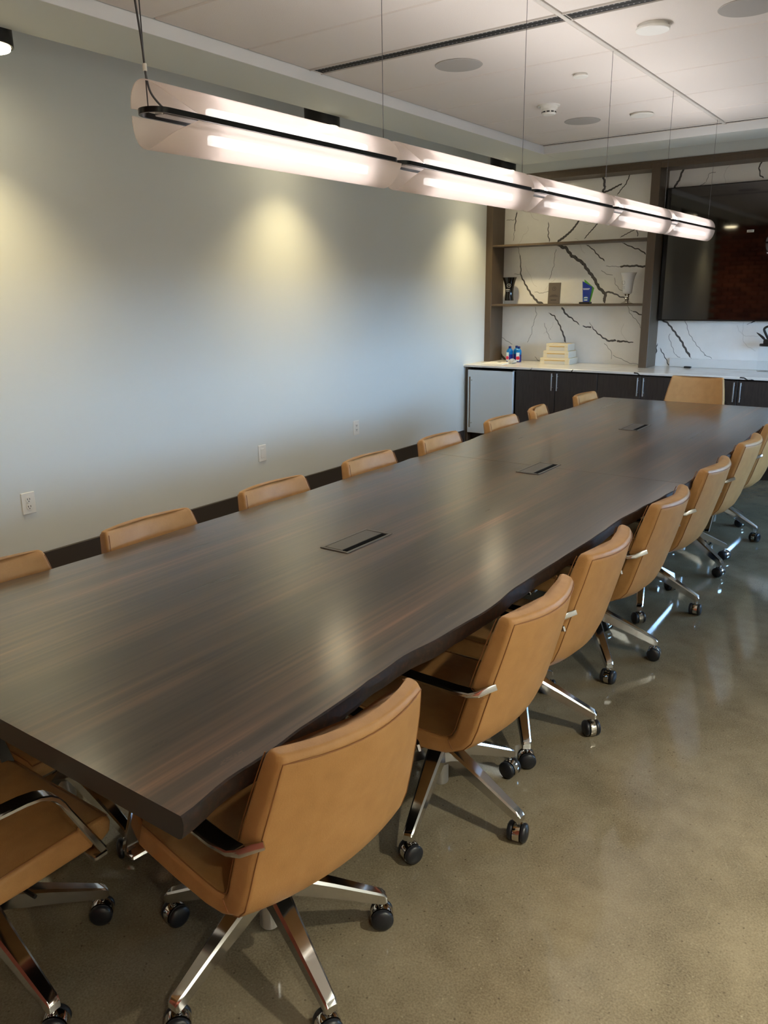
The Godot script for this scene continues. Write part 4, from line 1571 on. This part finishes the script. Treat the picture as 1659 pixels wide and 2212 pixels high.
	for i in 9:
		var k := i / 8.0
		var ring := PackedVector3Array()
		for j in 12:
			var an := TAU * j / 12.0
			var rr := (0.008 + 0.024 * sin(PI * k)) * r2.randf_range(0.55, 1.15)
			ring.append(Vector3(lerpf(-0.045, 0.035, k) + r2.randf_range(-0.004, 0.004), maxf(0.0, 0.022 + rr * sin(an)), rr * cos(an) + 0.03 * (0.5 - k)))
		rings.append(ring)
	fbm.loft(rings)
	part(f, "foil", fbm.done(5.0), M.crumpled_foil)
	var rm := thing("remote_control", "thin black remote lying on the counter under the television", "remote", Vector3(-2.06, COUNTER_Y, -7.875))
	part(rm, "case", one_box(Vector3(0, 0.007, 0), Vector3(0.066, 0.014, 0.03), 0.003), M.black_plastic)
	part(rm, "buttons", one_box(Vector3(0, 0.0143, 0), Vector3(0.05, 0.001, 0.012)), M.dark_steel)
	# sculpture on a clear riser
	var rs := thing("clear_riser", "clear acrylic riser under the black sculpture", "riser", Vector3(-1.345, COUNTER_Y, -7.845))
	part(rs, "block", one_box(Vector3(0, 0.1115, 0), Vector3(0.18, 0.223, 0.14), 0.002), M.clear_glass)
	var sc := thing("sculpture", "black abstract sculpture with a leaf, cut by the right picture edge", "sculpture", Vector3(-1.345, COUNTER_Y + 0.2235, -7.845))
	b = MB.new()
	b.lathe([Vector2(0.0005, 0.0), Vector2(0.098, 0.0), Vector2(0.100, 0.004), Vector2(0.100, 0.016), Vector2(0.096, 0.020), Vector2(0.0005, 0.020)], 36, Transform3D(Basis.from_scale(Vector3(1, 1, 0.62)), Vector3.ZERO))
	b.lathe([Vector2(0.0005, 0.019), Vector2(0.072, 0.019), Vector2(0.072, 0.045), Vector2(0.066, 0.060), Vector2(0.0005, 0.062)], 28, Transform3D(Basis.from_scale(Vector3(1, 1, 0.6)), Vector3.ZERO))
	part(sc, "base", b.done(), M.patina_black)
	var leaf := MB.new()
	leaf.tube(smooth([Vector3(-0.052, 0.050, 0.01), Vector3(-0.078, 0.076, 0.012), Vector3(-0.108, 0.100, 0.012), Vector3(-0.134, 0.118, 0.01)], 5), [0.006, 0.008, 0.0095, 0.0105, 0.011, 0.011, 0.0108, 0.010, 0.0094, 0.0088, 0.008, 0.007, 0.0055, 0.004, 0.0025, 0.001], 10, Vector2(0.55, 1.0))
	part(sc, "leaf", leaf.done(60.0), M.patina_black)
	var arm := MB.new()
	arm.tube(smooth([Vector3(-0.030, 0.055, 0), Vector3(-0.052, 0.095, 0), Vector3(-0.074, 0.140, 0), Vector3(-0.066, 0.160, 0), Vector3(-0.035, 0.172, 0), Vector3(0.0, 0.150, 0), Vector3(0.02, 0.105, 0), Vector3(0.03, 0.055, 0)], 4), 0.0105, 10)
	part(sc, "loop", arm.done(60.0), M.patina_black)


# ---------------------------------------------------------------- ceiling fittings
func build_ceiling_fittings() -> void:
	var y := CEIL_Y
	var sl := ["round grey ceiling speaker just beyond the near air slot", "round grey ceiling speaker near the far air slot", "round grey ceiling speaker at the top right picture corner"]
	var sp := [Vector2(-2.455, -4.19), Vector2(-2.492, -6.06), Vector2(-0.968, -4.19)]
	var b := MB.new()
	b.lathe([Vector2(0.0005, 0.0), Vector2(0.128, 0.0), Vector2(0.131, -0.002), Vector2(0.128, -0.0045), Vector2(0.0005, -0.005)], 44)
	var gm := b.done()
	var rm := MB.new()
	rm.lathe([Vector2(0.129, 0.0), Vector2(0.138, 0.0), Vector2(0.138, -0.004), Vector2(0.1295, -0.005)], 44)
	for i in 3:
		var o := thing("ceiling_speaker", sl[i], "speaker", Vector3(sp[i].x, y, sp[i].y), 0.0, "ceiling speakers")
		part(o, "grille", gm, M.speaker_grille)
	var dl := ["large white round cover plate on the ceiling right of the tee bar", "small white round cover plate on the ceiling above the smoke detector", "flat white round cover plate beside the far ceiling speaker"]
	var dp := [[-1.386, -4.17, 0.078, 0.026], [-1.998, -4.80, 0.043, 0.016], [-2.06, -6.09, 0.080, 0.016]]
	for i in 3:
		var d: Array = dp[i]
		var o := thing("ceiling_cover_plate", dl[i], "cover plate", Vector3(d[0], y, d[1]), 0.0, "ceiling cover plates")
		var c := MB.new()
		c.lathe([Vector2(0.0005, 0.0), Vector2(d[2] * 0.86, 0.0), Vector2(d[2] * 0.86, -d[3] * 0.5), Vector2(d[2], -d[3] * 0.55), Vector2(d[2], -d[3] * 0.9), Vector2(d[2] * 0.96, -d[3]), Vector2(0.0005, -d[3])], 36)
		part(o, "plate", c.done(), M.white_plastic)
	var s := thing("smoke_detector", "white smoke detector with dark slits on the ceiling", "smoke detector", Vector3(-2.474, y, -5.43))
	var m := MB.new()
	m.lathe([Vector2(0.0005, 0.0), Vector2(0.074, 0.0), Vector2(0.072, -0.007), Vector2(0.058, -0.010), Vector2(0.056, -0.024), Vector2(0.048, -0.028), Vector2(0.046, -0.052), Vector2(0.038, -0.060), Vector2(0.0005, -0.062)], 32)
	part(s, "housing", m.done(), M.white_plastic)
	var sb := MB.new()
	for k in 10:
		var a := TAU * k / 10.0
		sb.box(Vector3(cos(a) * 0.0462, -0.044, sin(a) * 0.0462), Vector3(0.003, 0.008, 0.020), 0.0, Basis(Vector3.UP, -a))
	part(s, "slits", sb.done(), M.black_plastic)
	# linear air slots
	for k in [[-3.163, -1.692, "black perforated air slot in the ceiling left of the tee bar"], [-1.668, -0.19, "black perforated air slot in the ceiling right of the tee bar"], [-0.166, 0.483, "black perforated air slot in the ceiling outside the picture"]]:
		slot(k[0], k[1], -3.81, 0.096, k[2], true)
	for k in [[-3.163, -1.692, "thin dark air slot at the far ceiling edge, left of the tee bar"], [-1.668, -0.19, "thin dark air slot at the far ceiling edge, right of the tee bar"]]:
		slot(k[0], k[1], -6.828, 0.090, k[2], false)


func slot(x0: float, x1: float, z: float, wd: float, label: String, near: bool) -> void:
	var o := thing("linear_air_diffuser", label, "air vent", Vector3((x0 + x1) * 0.5, CEIL_Y, z), 0.0, "linear air slots in the ceiling")
	var l := x1 - x0
	part(o, "housing", one_box(Vector3(0, 0.045, 0), Vector3(l, 0.03, wd)), M.ceiling_metal)
	if near:
		for s in [-1.0, 1.0]:
			part(o, "flange", one_box(Vector3(0, 0.004, s * (wd * 0.5 + 0.001)), Vector3(l, 0.018, 0.006), 0.001), M.ceiling_metal)
			part(o, "blade", one_box(Vector3(0, 0.007, s * 0.023), Vector3(l, 0.012, 0.042), 0.001), M.slot_blade)
		var d := MB.new()
		var n := int(l / 0.024)
		for i in n:
			for s in [-1.0, 1.0]:
				d.box(Vector3(-l * 0.5 + (i + 0.5) * l / n, 0.0008, s * 0.023), Vector3(0.006, 0.001, 0.006))
		var q := part(o, "perforation_rims", d.done(), M.etched_grey)
		q.set_meta("kind", "stuff")
		part(o, "end_cap", one_box(Vector3(-l * 0.5 + 0.012, 0.004, 0), Vector3(0.004, 0.016, wd), 0.001), M.ceiling_metal)
	else:
		part(o, "flange", one_box(Vector3(0, 0.006, wd * 0.5 - 0.020), Vector3(l, 0.012, 0.036), 0.001), M.ceiling_metal)
		part(o, "blade", one_box(Vector3(0, 0.006, -wd * 0.5 + 0.026), Vector3(l, 0.010, 0.007), 0.001), M.slot_blade)
		part(o, "edge_strip", one_box(Vector3(0, 0.004, -wd * 0.5 + 0.003), Vector3(l, 0.012, 0.010), 0.001), M.ceiling_metal)


# ---------------------------------------------------------------- wall plates
func build_wall_plates() -> void:
	var pl := [[0.500, -2.335, "white duplex wall outlet at the far left of the pale wall", 0], [0.465, -4.22, "white blank wall plate in the middle of the pale wall", 1], [0.490, -5.387, "white rectangular wall outlet nearest the fridge", 2]]
	for p in pl:
		var o := thing("wall_outlet" if p[3] != 1 else "blank_wall_plate", p[2], "outlet" if p[3] != 1 else "wall plate", Vector3(WALL_X, p[0], p[1]))
		part(o, "plate", one_box(Vector3(0.003, 0, 0), Vector3(0.006, 0.124, 0.082), 0.0025), M.white_plastic)
		if p[3] == 1:
			part(o, "insert", one_box(Vector3(0.0062, 0, 0), Vector3(0.003, 0.072, 0.038), 0.001), M.white_plastic)
		elif p[3] == 2:
			var ins := part(o, "insert", one_box(Vector3(0.0062, 0, 0), Vector3(0.003, 0.072, 0.038), 0.001), M.white_plastic)
			slits(ins, 0.018)
			slits(ins, -0.018)
		else:
			for s in [-1.0, 1.0]:
				var b := MB.new()
				b.lathe([Vector2(0.0005, 0.0), Vector2(0.0175, 0.0), Vector2(0.017, 0.0028), Vector2(0.0005, 0.003)], 24, Transform3D(Basis(Vector3.FORWARD, PI / 2), Vector3(0.006, s * 0.021, 0)))
				slits(part(o, "socket", b.done(), M.white_plastic), s * 0.021)


func slits(parent: Node3D, y: float) -> void:
	var b := MB.new()
	b.box(Vector3(0.0092, y + 0.003, -0.007), Vector3(0.0016, 0.010, 0.003))
	b.box(Vector3(0.0092, y + 0.003, 0.007), Vector3(0.0016, 0.010, 0.003))
	b.box(Vector3(0.0092, y - 0.009, 0.0), Vector3(0.0016, 0.005, 0.005))
	part(parent, "slots", b.done(), M.socket_hole)
